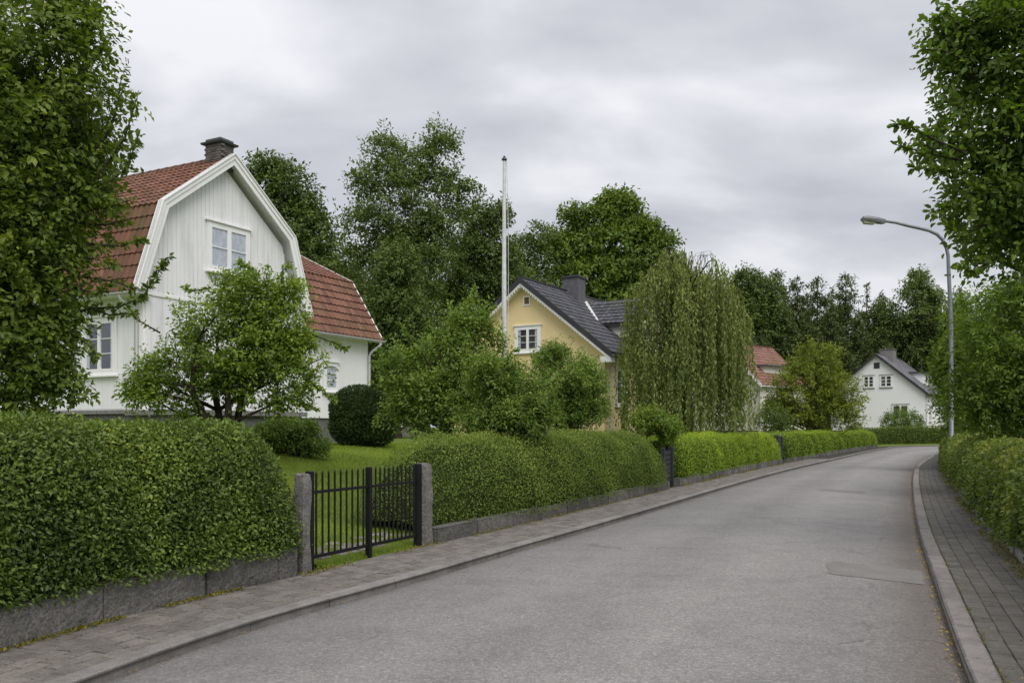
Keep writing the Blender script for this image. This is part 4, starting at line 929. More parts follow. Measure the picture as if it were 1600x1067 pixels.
# red roofed house behind the weeping tree
rr_ = unit(np.array([.743, .669, 0])); rg = unit(np.array([-.669, .743, 0])); RC = P(1187, 600, 62); RC[2] = 0
RH, Rh, _ = gable_house('red_roofed_house', 'cream house with red tiled roof half hidden between the weeping birch and the round tree', RC, rg, rr_, 3.1, 6.4, 1.4, 4.62, 7.9, CREAM, RTILEF, TRIM, ov=.4)
chimney(RH, Rh(3.1, 1.8, 0), rg, rr_, .28, .28, 7.4, 8.35, CONC, CONC)
window(RH, Rh(0, 1.0, 3.1), rr_, Z_, -rg, .85, 1.2, cols=2, rows=2, trim=.08, head_mat=DTILE)
MB().tube([Rh(-.1, -.1, 4.5), Rh(-.06, -.06, 4.3), Rh(-.06, -.06, 1.3)], .05, 6).build('downpipe', GUTTER, RH)
Vp, Fp = prism([Rh(.6, 1.6, 5.4), Rh(.6, 4.6, 5.4), Rh(.6, 4.6, 6.15), Rh(.6, 1.6, 6.15)], None, None, rg*1.6); MB().add(Vp, Fp).build('dormer', CREAM, RH)
MB().box(Rh(1.25, 3.1, 6.20), (rg, rr_, Z_), (1.0, 1.7, .05)).build('dormer_roof', GTILE, RH)
for bb in (): window(RH, Rh(.6, bb, 5.98), rr_, Z_, -rg, .6, .5, cols=1, rows=1, trim=.05, frame=.04, sill=False, header=False)
# far white house
fr_ = unit(np.array([.606, .795, 0])); fg = unit(np.array([-.795, .606, 0])); FC = P(1446, 620, 86); FC[2] = 0
FH, Fh, _ = gable_house('far_white_house', 'distant white rendered house with grey roof at the end of the road', FC, fg, fr_, 4.62, 10, 1.3, 4.85, 9.16, FARWHITE, GTILE, DTILE, ov=.45, tw=.3, tl=.4)
def a_f(px): k_ = (px-800)/F0; return (k_*FC[1]-FC[0])/(fg[0]-k_*fg[1])
for px0, px1, py0, py1, rows in ((1350, 1365, 588, 605, 3), (1376, 1393, 587, 604, 3), (1395, 1419, 633, 655, 1)):
    c = Fh((a_f(px0)+a_f(px1))/2, 0, 0); zt, zb = zof(py0, c), zof(py1, c); c[2] = (zt+zb)/2
    window(FH, c, -fg, Z_, -fr_, abs(a_f(px0)-a_f(px1)), zt-zb, cols=2, rows=rows, trim=.08, frame=.07, head_mat=DTILE, bar=.05)
MB().box(Fh(a_f(1370), -.02, zof(571, Fh(a_f(1370), 0, 0))), (fg, fr_, Z_), (.28, .02, .3)).build('attic_vent', DTILE, FH)
chimney(FH, Fh(4.3, 3.2, 0), fg, fr_, .65, .7, 8.0, 9.75, CONC, SLATEB)
MB().tube([Fh(-.2, .2, 4.7), Fh(-.06, .1, 4.4), Fh(-.06, .1, 1.4)], .09, 6).build('downpipe', GUTTER, FH)
window(FH, Fh(0, 2.0, 3.0), fr_, Z_, -fg, 1.0, 1.5, cols=2, rows=3, trim=.08, head_mat=DTILE, bar=.05)
Vp, Fp = prism([Fh(.9, 3.6, 6.0), Fh(.9, 7.2, 6.0), Fh(.9, 7.2, 7.25), Fh(.9, 3.6, 7.25)], None, None, fg*2.2); MB().add(Vp, Fp).build('dormer', FARWHITE, FH)
MB().box(Fh(1.9, 5.4, 7.32), (fg, fr_, Z_), (1.4, 2.1, .07)).build('dormer_roof', DTILE, FH)
for bb in (4.6, 6.2): window(FH, Fh(.9, bb, 6.65), fr_, Z_, -fg, .9, .8, cols=1, rows=1, trim=.06, frame=.06, sill=False, header=False)
# second far red roof
BC = P(1352, 640, 104); BC[2] = 0
BH, Bh, _ = gable_house('distant_house', 'only a red roof showing left of the far white house', BC, unit(np.array([-.2, .98, 0])), unit(np.array([-.98, -.2, 0])), 4, 9, 1.3, 6.0, 9.25, CREAM, RTILEF, TRIM, tw=.3, tl=.4)

# ------------------------------------------------------------------ street lamp, flagpole
lp = P(1487, HY, 30); LX, LY = lp[0], lp[1]; LB = empty('street_lamp', (LX, LY, .1), 'tall grey street lamp with curved arm rising out of the right hedge', 'street lamp')
ztop = EYE+(HY-420)/F0*30
def lampP(px, py): q = P(px, py, 30); return q
arm = [lampP(*q) for q in ((1482, 415), (1481.5, 400), (1479, 388), (1473, 375), (1464, 366), (1452, 360.5), (1438, 357), (1420, 353), (1400, 348), (1382, 345.5))]
MB().tube([(LX, LY, .0), (LX, LY, 1.2), (LX-.01, LY, 1.21), (LX-.02, LY, 5.2), tuple(arm[0])], [.095, .092, .080, .070, .062], 12).build('pole', POLE, LB)
MB().tube(arm, [.060]*5+[.056]*3+[.050, .046], 10).build('arm', POLE, LB)
# lamp head: lofted housing
hd = [lampP(1383, 346), lampP(1345.5, 342)]; ax = unit(hd[1]-hd[0]); upv = unit(Z_-ax*ax[2]); sv = np.cross(ax, upv); L_ = np.linalg.norm(hd[1]-hd[0])
secs = [(0, .08, .075, -.075), (.12, .11, .09, -.095), (.40, .165, .11, -.08), (.75, .18, .125, -.065), (.93, .135, .09, -.06), (1.0, .06, .015, -.045)]
V = []
for t_, wv_, zt_, zb_ in secs:
    o_ = hd[0]+ax*L_*t_
    for x, z in ((-1, 0.1), (-.75, .8), (0, 1.05), (.75, .8), (1, .1)): V.append(o_+sv*wv_*x+upv*(zt_*z))
    for x in (.9, -.9): V.append(o_+sv*wv_*x+upv*zb_)
F_ = [(i*7+j, i*7+(j+1) % 7, (i+1)*7+(j+1) % 7, (i+1)*7+j) for i in range(5) for j in range(7)]+[tuple(range(7))[::-1], tuple(range(35, 42))]
MB().add(V, F_).build('lamp_head', LAMPG, LB)
V = []
for t_, wv_, z in ((.38, .13, -.08), (.45, .11, -.15), (.85, .11, -.16), (.95, .09, -.06)):
    o_ = hd[0]+ax*L_*t_; V += [o_+sv*wv_-upv*.05, o_+sv*wv_*.8+upv*z, o_-sv*wv_*.8+upv*z, o_-sv*wv_-upv*.05]
MB().add(V, [(i*4+j, i*4+j+1, (i+1)*4+j+1, (i+1)*4+j) for i in range(3) for j in range(3)]+[(0, 1, 2, 3), (15, 14, 13, 12)]).build('lamp_lens', LENS, LB)
fp = P(788.5, HY, 17.4); FPz = gz(fp[0], fp[1]); ft = P(788, 252, 17.4)
FPO = empty('flagpole', (fp[0], fp[1], FPz), 'tall white flagpole without a flag rising behind the light green shrub', 'flagpole')
MB().tube([(fp[0], fp[1], FPz-.1), (fp[0], fp[1], 2.2), (fp[0]-.01, fp[1], 4.5), tuple(ft)], [.055, .052, .046, .030], 12).build('pole', FLAGW, FPO)
MB().tube([ft, ft+Z_*.02, ft+Z_*.05, ft+Z_*.07], [.03, .055, .055, .02], 10).tube([ft+Z_*.07, ft+Z_*.09, ft+Z_*.11], [.015, .03, .005], 8).build('truck', METALD, FPO)
MB().tube([ft+np.array([.045, 0, 0]), np.array([fp[0]+.075, fp[1]-.02, 5.6]), np.array([fp[0]+.07, fp[1]-.03, 2.1])], .006, 4).build('halyard', FLAGW, FPO)

# ------------------------------------------------------------------ trees
def ell(lobes, d):
    R = []
    for l_ in lobes:
        px, py, rx, ry = l_[:4]; dd_ = l_[4] if len(l_) > 4 else d; c = P(px, py, dd_); k_ = dd_/F0; R.append((c, np.array([rx*k_, (rx+ry)/2*k_*.95, ry*k_])))
    return R
def crown_clumps(E, n, rng, inner=.35, zmin=None):
    ar = np.array([(r[0]*r[1]+r[0]*r[2]+r[1]*r[2]) for c, r in E]); k = rng.choice(len(E), n*3, p=ar/ar.sum()); C = np.array([e_[0] for e_ in E])[k]; R = np.array([e_[1] for e_ in E])[k]
    D = unit(rng.normal(size=(n*3, 3))); rad = inner+(1-inner)*rng.random((n*3, 1))**.55; rad = rad*(1+.06*rng.normal(size=(n*3, 1))*(rad > .8))
    Pc = C+D*R*rad; ok = np.ones(len(Pc), bool); ins = np.zeros(len(Pc))
    for c, r in E: q = (((Pc-c)/r)**2).sum(1); ok &= ~(q < inner**2*.9)
    if zmin is not None: ok &= Pc[:, 2] > zmin
    ok &= vnoise(Pc*1.3/max(.6, np.mean(R)*.35)+11) > .26
    return Pc[ok][:n], unit((D/np.maximum(R, .1)))[ok][:n]
def puffed(E, n, rr, rng, lo=.62, flat=.72):
    ar = np.array([(r[0]*r[1]+r[0]*r[2]+r[1]*r[2]) for c, r in E]); R2 = []; rm = float(np.mean([r.mean() for c, r in E]))
    k = rng.choice(len(E), n, p=ar/ar.sum())
    for i in k:
        c, r = E[i]; d = unit(rng.normal(size=3)); q = rr*rm*(.65+.7*rng.random()); p_ = c+d*np.maximum(r-q*.75, r*.15)*(lo+(1-lo)*rng.random()); R2.append((p_, np.array([q, q, q*flat])))
    return R2
def tree(name, label, cat, base, E, nclump, M, L, size, mat, shape=6, trunk_r=.12, limbs=40, droop=.0, wr=.5, inner=.35, bark=None, group=None, singles=0, seed=0, stems=1, twigs=0, spread=.5, up=.35, zmin=None, tclump=.45, topz=.72, twig_r=.006, flatn=.7, extra=(), puffs=0, puff_r=.36, fill=.28):
    rng = np.random.default_rng(1000+seed); base = np.asarray(base, float); T = empty(name, base, label, cat, group); bark = bark or BARK
    E0 = E
    if puffs:
        cut = int(nclump*fill); A1, B1 = crown_clumps(E, cut, rng, inner, zmin); E = puffed(E, puffs, puff_r, rng); A2, B2 = crown_clumps(E, nclump-cut, rng, .55, zmin)
        kp = rng.random(len(B2)) < np.clip(.55+.9*B2[:, 2], .12, 1); A2, B2 = A2[kp], B2[kp]; Pc = np.concatenate([A1, A2]); Out = np.concatenate([B1, B2]); E = E0
    else: Pc, Out = crown_clumps(E, nclump, rng, inner, zmin)
    n_ = len(Pc)
    Dt = unit(Out*.8+Z_*up+unit(rng.normal(size=(n_, 3)))*.65); Dt[:, 2] -= droop*.5; Dt = unit(Dt)
    t_ = (np.arange(M)+.5)/M; t_ = np.broadcast_to(t_, (n_, M))+rng.normal(0, .06, (n_, M)); Lc = L*(.6+.8*rng.random((n_, 1)))
    pos = Pc[:, None]+Dt[:, None]*((t_-.45)*Lc)[..., None]; pos[..., 2] -= droop*(t_**2)*Lc*.8
    pr2 = unit(rng.normal(size=(n_, M, 3))); pr2 = unit(pr2-Dt[:, None]*(pr2*Dt[:, None]).sum(-1, keepdims=True))
    pos = pos+pr2*(spread*L*.35*rng.random((n_, M, 1))); D = unit(Dt[:, None]*.6+pr2*.9-Z_*(.15+droop*.8)); LN = unit(Z_*flatn+unit(rng.normal(size=(n_, M, 3)))*.7+Out[:, None]*.45)
    for pth_, cnt in extra:      # long shoots: leaves set along a branch of their own
        q_ = np.linspace(0, 1, len(pth_)); t2 = rng.random(cnt)**.8; C2 = np.stack([np.interp(t2, q_, np.array(pth_)[:, i_]) for i_ in range(3)], -1); T2_ = unit(np.stack([np.interp(np.minimum(t2+.05, 1), q_, np.array(pth_)[:, i_]) for i_ in range(3)], -1)-np.stack([np.interp(np.maximum(t2-.05, 0), q_, np.array(pth_)[:, i_]) for i_ in range(3)], -1))
        Mx = max(1, cnt//M); k2 = Mx*M; S2 = unit(rng.normal(size=(cnt, 3))); 
        pos = np.concatenate([pos, (C2+S2*size*.35*rng.random((cnt, 1)))[:k2].reshape(Mx, M, 3)]); D = np.concatenate([D, unit(T2_*.55+S2*.8-Z_*.25)[:k2].reshape(Mx, M, 3)]); LN = np.concatenate([LN, unit(Z_*.7+rng.normal(size=(cnt, 3))*.5)[:k2].reshape(Mx, M, 3)])
        Pc = np.concatenate([Pc, C2[:Mx]]); Out = np.concatenate([Out, S2[:Mx]])
    n0_, n_ = n_, len(Pc)
    t_ = np.broadcast_to(((np.arange(M)+.5)/M)[None], (n_, M))
    ct = vnoise(Pc*2.1+seed)*.5+.5*rng.random(n_); hgt = np.clip((Pc[:, 2]-Pc[:, 2].min())/(np.ptp(Pc[:, 2])+.1), 0, 1)
    tint = (tclump*ct)[:, None]+(.55-tclump*.4)*rng.random((n_, M))+.12*(t_-.3)+.0*hgt[:, None]
    sz = size*(.6+.75*rng.random((n_, M))); f_ = lambda A: A.reshape(-1, 3)
    foliage('crown', T, mat, f_(pos), f_(D), f_(LN), sz.ravel(), tint.ravel(), wr, shape, singles)
    # trunk and limbs
    ctr = np.mean([c for c, r in E], 0); topz_ = max(c[2]+r[2] for c, r in E); mb = MB(); lowz = min(c[2]-r[2] for c, r in E); stemsP = []
    for k in range(stems):
        an = 2*math.pi*k/stems+.7; tip = np.array([ctr[0], ctr[1], base[2]+(topz_-base[2])*topz]); tip[:2] = tip[:2]*.6+base[:2]*.4 if stems == 1 else tip[:2]
        if stems > 1: tip = tip+np.array([math.cos(an), math.sin(an)*.6, -.1*rng.random()])*np.mean([r[0] for c, r in E])*.75
        b0_ = base+np.array([math.cos(an), math.sin(an), 0])*(.12 if stems > 1 else 0); q = np.linspace(0, 1, 8)[:, None]; pth = b0_*(1-q)+tip*q
        pth[:, :2] += (q*(1-q)*2.2)*np.array([rng.normal()*.25, rng.normal()*.25]); pth[:, 2] = b0_[2]-.1*(q[:, 0] == 0)+(tip[2]-b0_[2])*(q[:, 0]**(.8 if stems > 1 else 1)); pth[1:-1] += rng.normal(0, trunk_r*.35, (6, 3))
        rd = trunk_r*(1-.88*q[:, 0]); rd[0] *= 1.35; mb.tube(pth, rd, 9); stemsP.append((pth, rd))
    n_ = n0_
    for pth_, cnt in extra: mb.tube(pth_, np.linspace(.018, .005, len(pth_)), 5, False)
    sel = rng.choice(n_, min(limbs, n_), replace=False)
    for i in sel:
        pth, rd = stemsP[rng.integers(len(stemsP))]; tgt = Pc[i]; hd_ = np.linalg.norm(tgt[:2]-pth[:, :2].mean(0)); zt_ = tgt[2]-.55*hd_; j = int(np.clip(np.searchsorted(pth[:, 2], zt_), 1, 6)); s0_ = pth[j]
        mid = s0_*.5+tgt*.5+rng.normal(0, .07*np.linalg.norm(tgt-s0_), 3)-Z_*(.04*hd_)*(1 if droop == 0 else -1.5); q = np.linspace(0, 1, 5)[:, None]; c_ = s0_*(1-q)**2+2*mid*q*(1-q)+tgt*q**2
        r0 = min(rd[j]*.62, .02+.035*np.linalg.norm(tgt-s0_)*.6); mb.tube(c_, np.linspace(r0, max(.006, r0*.18), 5), 5, False)
    if twigs:
        for i in rng.choice(n_, min(twigs, n_), replace=False):
            q = np.linspace(-.6, .5, 3)[:, None]; c_ = Pc[i]+Dt[i]*q*Lc[i]; c_[:, 2] -= droop*((q[:, 0]+.45).clip(0)**2)*Lc[i]*.8; mb.tube(c_, [twig_r, twig_r*.8, twig_r*.4], 3, False)
    mb.build('trunk', bark, T); return T
def gb(px, d, dz=0):
    q = P(px, HY, d); return np.array([q[0], q[1], gz(q[0], q[1])+dz])
# near left tree
E = ell([(70, 110, 125, 160), (110, 50, 60, 80), (-60, 250, 190, 260), (75, 290, 98, 160), (20, 470, 105, 150), (150, 285, 42, 50), (40, 590, 65, 62), (-160, 450, 150, 190), (100, 205, 90, 100), (-100, 20, 150, 170), (60, 400, 85, 110), (50, 525, 72, 88), (20, 330, 110, 140), (70, 610, 50, 45), (-10, 600, 70, 60), (10, 180, 120, 130)], 11.2)
def pp(L_, d): return [P(x, y, d) for x, y in L_]
tree('broadleaf_tree', 'tall leafy dark green tree covering the left side of the white house', 'tree', gb(20, 11.4), E, 6300, 15, .40, .086, LM['dark'], 4, .12, 90, puffs=130, puff_r=.36, fill=.5, droop=.18, wr=.56, singles=300, seed=11, twigs=700, inner=.3, tclump=.6,
     extra=[(pp([(90, 500), (140, 482), (185, 480), (222, 465), (242, 435), (262, 402)], 11.6), 230), (pp([(110, 470), (170, 492), (215, 490)], 11.5), 60), (pp([(130, 260), (165, 215), (183, 170), (190, 118)], 11.2), 110), (pp([(150, 280), (195, 215), (215, 150)], 11.1), 110), (pp([(150, 300), (200, 262), (214, 215)], 11), 90), (pp([(120, 60), (145, 40), (155, 15)], 11), 60), (pp([(120, 120), (158, 80), (165, 60)], 11), 60), (pp([(120, 380), (190, 385), (225, 372)], 11.3), 80), (pp([(110, 430), (180, 440), (210, 452)], 11.3), 80), (pp([(110, 330), (170, 325), (205, 312)], 11.2), 70), (pp([(110, 350), (165, 352), (200, 345)], 11.4), 70), (pp([(100, 400), (150, 405), (185, 415)], 11.2), 70), (pp([(110, 520), (140, 540), (150, 560)], 11.2), 60), (pp([(100, 560), (125, 600), (112, 630)], 11.2), 80), (pp([(90, 440), (150, 460), (170, 445)], 11.3), 60)])
# small multi-stem tree in front of the gable
E = ell([(300, 615, 85, 38), (425, 622, 70, 26), (385, 455, 62, 42), (350, 500, 75, 60), (430, 520, 65, 60), (330, 560, 85, 60), (245, 582, 48, 45), (430, 590, 85, 45), (468, 552, 40, 40), (385, 540, 90, 80), (215, 612, 34, 30), (455, 460, 25, 30)], 16.2)
tree('small_tree', 'low multi-stemmed tree with fresh green leaves in front of the white gable', 'tree', gb(352, 16.2), E, 2900, 15, .32, .080, LM['lime2'], 4, .085, 60, droop=.12, wr=.52, seed=13, stems=4, twigs=420, inner=.3, tclump=.6, zmin=1.5, spread=.75, puffs=46, puff_r=.42, fill=.4,
     extra=[(pp([(250, 520), (215, 500), (200, 480)], 16), 60), (pp([(330, 450), (300, 455), (288, 448)], 16), 70), (pp([(400, 440), (395, 420), (372, 408)], 16), 90), (pp([(440, 450), (440, 425), (452, 412)], 16), 90), (pp([(480, 520), (520, 535), (542, 545)], 16), 90), (pp([(420, 610), (490, 600), (525, 625)], 16), 130), (pp([(420, 620), (460, 625), (498, 640)], 16), 120)])
# light shrubs right of the gate
E = ell([(735, 505, 38, 42), (725, 560, 75, 60), (660, 585, 75, 50), (640, 640, 55, 42), (700, 640, 95, 55), (745, 620, 80, 60)], 17)
tree('tall_shrub', 'tall loose pale green shrub in front of the flagpole', 'shrub', gb(725, 17), E, 2600, 15, .34, .078, LM['lime'], 4, .05, 50, seed=14, stems=4, twigs=400, up=.8, wr=.46, inner=.15, tclump=.6, puffs=40, puff_r=.45,
     extra=[(pp([(735, 500), (738, 470), (742, 448)], 17), 90), (pp([(715, 510), (708, 485), (700, 470)], 17), 80), (pp([(755, 510), (765, 485), (775, 478)], 17), 80), (pp([(660, 560), (640, 530), (628, 508)], 17), 90), (pp([(690, 550), (675, 520), (668, 505)], 17), 80), (pp([(610, 590), (600, 560), (590, 545)], 17), 80), (pp([(610, 640), (590, 650), (585, 670)], 17), 70)])
E = ell([(810, 620, 62, 60), (800, 650, 75, 40), (770, 590, 45, 40), (830, 650, 45, 30), (760, 660, 60, 30)], 15.6)
tree('round_shrub', 'bushy light green shrub just behind the domed hedge below the flagpole', 'shrub', gb(800, 15.6), E, 2300, 15, .26, .064, LM['lime'], 4, .04, 40, seed=15, stems=4, twigs=200, up=.5, wr=.46, inner=.15, puffs=30, puff_r=.45,
     extra=[(pp([(840, 640), (865, 645), (880, 655)], 15.6), 70), (pp([(840, 610), (860, 600), (872, 592)], 15.6), 70), (pp([(790, 570), (800, 550), (810, 545)], 15.6), 70)])
E = ell([(888, 595, 62, 55), (908, 640, 50, 42), (860, 562, 32, 30), (865, 645, 55, 45), (915, 610, 38, 45)], 22)
tree('round_shrub', 'rounded yellow green shrub against the yellow house wall', 'shrub', gb(885, 22), E, 3000, 14, .28, .072, LM['lime'], 4, .05, 40, seed=16, stems=4, up=.5, wr=.46, inner=.15, twigs=150, puffs=34, puff_r=.42, fill=.45)
E = ell([(1022, 668, 38, 24), (1015, 655, 28, 18), (1045, 672, 24, 20)], 22.5)
tree('small_shrub', 'low yellow green shrub with reddish tips where the domed hedge ends', 'shrub', gb(1022, 22.5), E, 620, 12, .22, .07, LM['reddish'], 4, .03, 15, seed=17, stems=4, up=1.0, wr=.5, inner=.3, zmin=.9, tclump=.6)
# round autumn-yellowish tree
E = ell([(1275, 575, 48, 45), (1240, 610, 45, 50), (1310, 615, 42, 48), (1275, 630, 75, 42), (1225, 645, 35, 30), (1335, 640, 22, 28), (1262, 548, 22, 20), (1240, 655, 45, 24), (1305, 655, 50, 24)], 55)
tree('round_tree', 'round yellow green tree behind the furthest left hedge', 'tree', gb(1272, 55), E, 2400, 13, .6, .17, LM['yellow2'], 4, .16, 40, seed=18, up=.5, wr=.5, inner=.3, tclump=.6, puffs=60, puff_r=.4)
E = ell([(1408, 655, 30, 18), (1425, 660, 20, 14), (1392, 662, 18, 14)], 80)
tree('round_shrub', 'small round dark bush below the ground floor window of the far white house', 'shrub', gb(1408, 80), E, 420, 10, .5, .17, LM['bigmaple'], 4, .06, 6, seed=19, inner=.4)
E = ell([(1205, 655, 28, 22), (1225, 662, 20, 16)], 52)
tree('small_shrub', 'small dark shrub in front of the cream house beside the round tree', 'shrub', gb(1205, 52), E, 300, 10, .4, .13, LM['forest'], 4, .04, 8, seed=20, inner=.4)
# clipped yew and low shrub on the lawn
def clipped(name, label, E, n_, size, mat, seed, base, shape=4, jag=.03):
    rng = np.random.default_rng(seed); T = empty(name, base, label, 'shrub'); mbs = MB()
    for c, r in E:
        V = []; F_ = []
        for i in range(9):
            for j in range(14): ph = math.pi*i/8; th = 2*math.pi*j/14; V.append(c+np.array([math.sin(ph)*math.cos(th), math.sin(ph)*math.sin(th), math.cos(ph)])*(r-.09))
        for i in range(8):
            for j in range(14): F_.append((i*14+j, (i+1)*14+j, (i+1)*14+(j+1) % 14, i*14+(j+1) % 14))
        mbs.add(V, F_, True)
    mbs.build('twig_mass', CORE, T)
    ar = np.array([r[0]*r[2] for c, r in E]); k = rng.choice(len(E), n_, p=ar/ar.sum()); C = np.array([e_[0] for e_ in E])[k]; R = np.array([e_[1] for e_ in E])[k]
    D = unit(rng.normal(size=(n_, 3))); Pn = C+D*R*(1+(vnoise(C+D*R*2.2)-.5)*(.30 if jag > .04 else .12))[:, None]; Nn = unit(D/R); ok = np.ones(n_, bool)
    for c, r in E: ok &= (((Pn-c)/r)**2).sum(1) > .8
    ok &= Pn[:, 2] > base[2]-.1; Pn = Pn[ok]; Nn = Nn[ok]; m_ = len(Pn); dep = rng.random(m_)**1.5*.12-jag; Pn = Pn-Nn*dep[:, None]
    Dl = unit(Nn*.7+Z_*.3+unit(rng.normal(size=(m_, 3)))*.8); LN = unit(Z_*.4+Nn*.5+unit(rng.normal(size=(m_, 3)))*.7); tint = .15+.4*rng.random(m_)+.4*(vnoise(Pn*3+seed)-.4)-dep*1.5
    foliage('foliage', T, mat, Pn, Dl, LN, size*(.6+.8*rng.random(m_)), tint, .45, shape); return T
E = ell([(560, 640, 44, 36), (558, 665, 42, 34), (585, 665, 35, 32)], 22.5)
clipped('yew_bush', 'dark round clipped yew bush at the corner of the white house wing', E, 30000, .055, LM['yew'], 31, gb(562, 22.5))
E = ell([(425, 690, 40, 34), (470, 685, 40, 32), (498, 697, 20, 18), (450, 672, 30, 20)], 18.5)
tree('low_shrub', 'low spreading green shrub beneath the terrace edge', 'shrub', gb(460, 18.5), E, 2800, 13, .2, .05, LM['bigmaple'], 4, .03, 30, seed=32, stems=4, up=.5, inner=.2, puffs=44, puff_r=.45, tclump=.5)
# right-hand overhanging tree
E = ell([(1620, 120, 150, 190), (1560, 60, 85, 100), (1540, 200, 90, 85), (1480, 215, 62, 40), (1600, 320, 120, 90), (1530, 320, 75, 50), (1700, 260, 190, 230), (1475, 60, 25, 40), (1570, 395, 60, 32), (1800, 50, 200, 250)], 10.5)
tree('maple_tree', 'big broadleaf tree overhanging the road from the right edge', 'tree', np.array([9.3, 11.5, gz(9.3, 11.5)]), E, 4400, 14, .42, .082, LM['maple'], 6, .2, 90, puffs=110, puff_r=.36, droop=.15, wr=.58, singles=300, seed=21, twigs=600, up=.05, inner=.3, tclump=.6, spread=.7,
     extra=[(pp([(1510, 240), (1460, 218), (1425, 200), (1395, 193)], 10), 90), (pp([(1500, 250), (1450, 240), (1395, 225)], 10.1), 80), (pp([(1500, 90), (1470, 78), (1437, 78)], 10.2), 60), (pp([(1500, 40), (1480, 20), (1462, 28)], 10.2), 60), (pp([(1520, 270), (1470, 265), (1425, 262)], 10.1), 80), (pp([(1540, 330), (1490, 320), (1450, 335)], 10.2), 90), (pp([(1540, 350), (1500, 370), (1480, 352)], 10.2), 70), (pp([(1560, 400), (1520, 425), (1500, 415)], 10.3), 70)])
# screen of bushes behind the right hedge
E = ell([(1560, 560, 70, 120), (1600, 620, 75, 80), (1530, 620, 50, 60), (1640, 540, 80, 140), (1600, 470, 60, 60)], 19)
tree('tall_shrub', 'dense tall green bush screen behind the big-leaved hedge on the right', 'shrub', np.array([12.6, 19.5, gz(12.6, 19.5)]), E, 3200, 14, .38, .095, LM['maple'], 4, .09, 50, puffs=60, puff_r=.4, seed=22, stems=3, up=.3, wr=.52, inner=.35, droop=.15, tclump=.55)
E = ell([(1515, 540, 42, 95), (1488, 600, 30, 70), (1510, 640, 40, 50), (1475, 650, 16, 30)], 31)
tree('tall_shrub', 'loose lighter green tall bush right behind the street lamp pole', 'shrub', np.array([17.0, 31, gz(17, 31)]), E, 2300, 13, .5, .12, LM['lime2'], 4, .07, 40, puffs=45, puff_r=.4, seed=23, stems=3, up=.5, wr=.42, inner=.35)
# weeping birch
def weeping(label, base, px0, px1, pytop, pybot, d, seed):
    rng = np.random.default_rng(seed); T = empty('weeping_birch', base, label, 'tree'); c = P((px0+px1)/2, pytop, d); rx = (px1-px0)/2*d/F0; zt = c[2]; cx, cy = c[0], c[1]; mb = MB()
    pth = np.array([base+(0, 0, -.1), base+(.1, 0, 2), base+(.0, .1, 4.5), base+(.2, 0, zt-base[2]-1.2)]); mb.tube(pth, [.24, .19, .14, .05], 9)
    ns_ = 1150; Pn, Dn, Nn, Tn = [], [], [], []; zlow = P(0, pybot, d)[2]
    for k in range(ns_):
        an = rng.random()*2*math.pi; rr = rng.random()**.6; ex = rr*math.cos(an); ey = rr*math.sin(an); r2 = ex*ex+ey*ey
        z0 = base[2]+(zt-base[2])*(1-.29*r2**1.9)*(1-.08*rng.random())-.3*rng.random()+1.3*(vnoise(np.array([[ex*2.6+5, ey*2.6, seed]]))[0]-.5)
        if rng.random() < .45: z0 -= rng.random()*2.6*(.4+rr)
        s0_ = np.array([cx+ex*rx*.80, cy+ey*rx*.80, z0-.2]); top = np.array([cx+ex*rx*.93, cy+ey*rx*.93, z0]); ln = min(z0-zlow-rng.random()*1.0*(ex > -.3), 2.0+3.7*rng.random()); m_ = int(ln/.075)
        if m_ < 6: continue
        t_ = np.linspace(0, 1, m_); sway = rng.normal(0, .07, 2); xy = top[:2]+np.outer(t_, np.array([ex, ey])*rx*.07+sway)+.03*np.c_[np.sin(t_*7+k), np.cos(t_*6+k)]
        zz_ = z0+.12*np.sin(np.minimum(t_*8, math.pi))-ln*t_; strand = np.c_[xy, zz_]; Pn.append(strand+rng.normal(0, .028, strand.shape)); Dn.append(np.c_[rng.normal(0, .45, (m_, 2)), -np.ones(m_)]); Nn.append(unit(np.c_[rng.normal(size=(m_, 2))+np.array([ex, ey])*.8, .5+rng.normal(size=m_)*.4])); ct = rng.random(); Tn.append(.25*rng.random(m_)+.30*ct+.22*(1-t_)+.1)
        if k % 9 == 0: mb.tube([s0_, top+(0, 0, .1)]+[strand[int(q*(m_-1))] for q in (.15, .5, .9)], [.012, .010, .007, .005, .003], 3, False)
        if k % 16 == 0: q = np.linspace(0, 1, 5)[:, None]; st_ = pth[2]*.6+pth[3]*.4 if rng.random() < .6 else pth[2]; mid = np.array([(st_[0]+top[0])/2, (st_[1]+top[1])/2, max(st_[2], top[2])+.3]); mb.tube(st_*(1-q)**2+2*mid*q*(1-q)+top*q**2, [.06, .045, .035, .025, .012], 5, False)
    Pn = np.vstack(Pn); Tn = np.concatenate(Tn); Dn = np.vstack(Dn); Nn = np.vstack(Nn); keep = vnoise(Pn*np.array([1.3, 1.3, .35])+9) > .34; 
    foliage('crown', T, LM['willow'], Pn[keep], Dn[keep], Nn[keep], .15*(.6+.8*rng.random(keep.sum())), Tn[keep], .42, 4); mb.build('trunk', BARK, T); return T
weeping('weeping birch with long hanging strands beside the yellow house', gb(1070, 33), 962, 1178, 400, 690, 33, 41)
# arching bare tips above it
wt = empty('dead_twigs', P(1115, 410, 34.5), 'pale arching bare twigs sticking up behind the weeping birch', 'branch'); mb = MB()
for k in range(12):
    x0 = 1072+RNG.random()*25; x1 = x0+8+RNG.random()*30; yy = 402-RNG.random()*9; dep = 34.5+RNG.random()
    mb.tube([P(x0, 425, dep), P(x0+(x1-x0)*.3, yy, dep), P(x0+(x1-x0)*.7, yy-2, dep), P(x1, yy+14+RNG.random()*22, dep)], [.014, .012, .009, .005], 3, False)
mb.build('twigs', BIRCHBARK, wt)
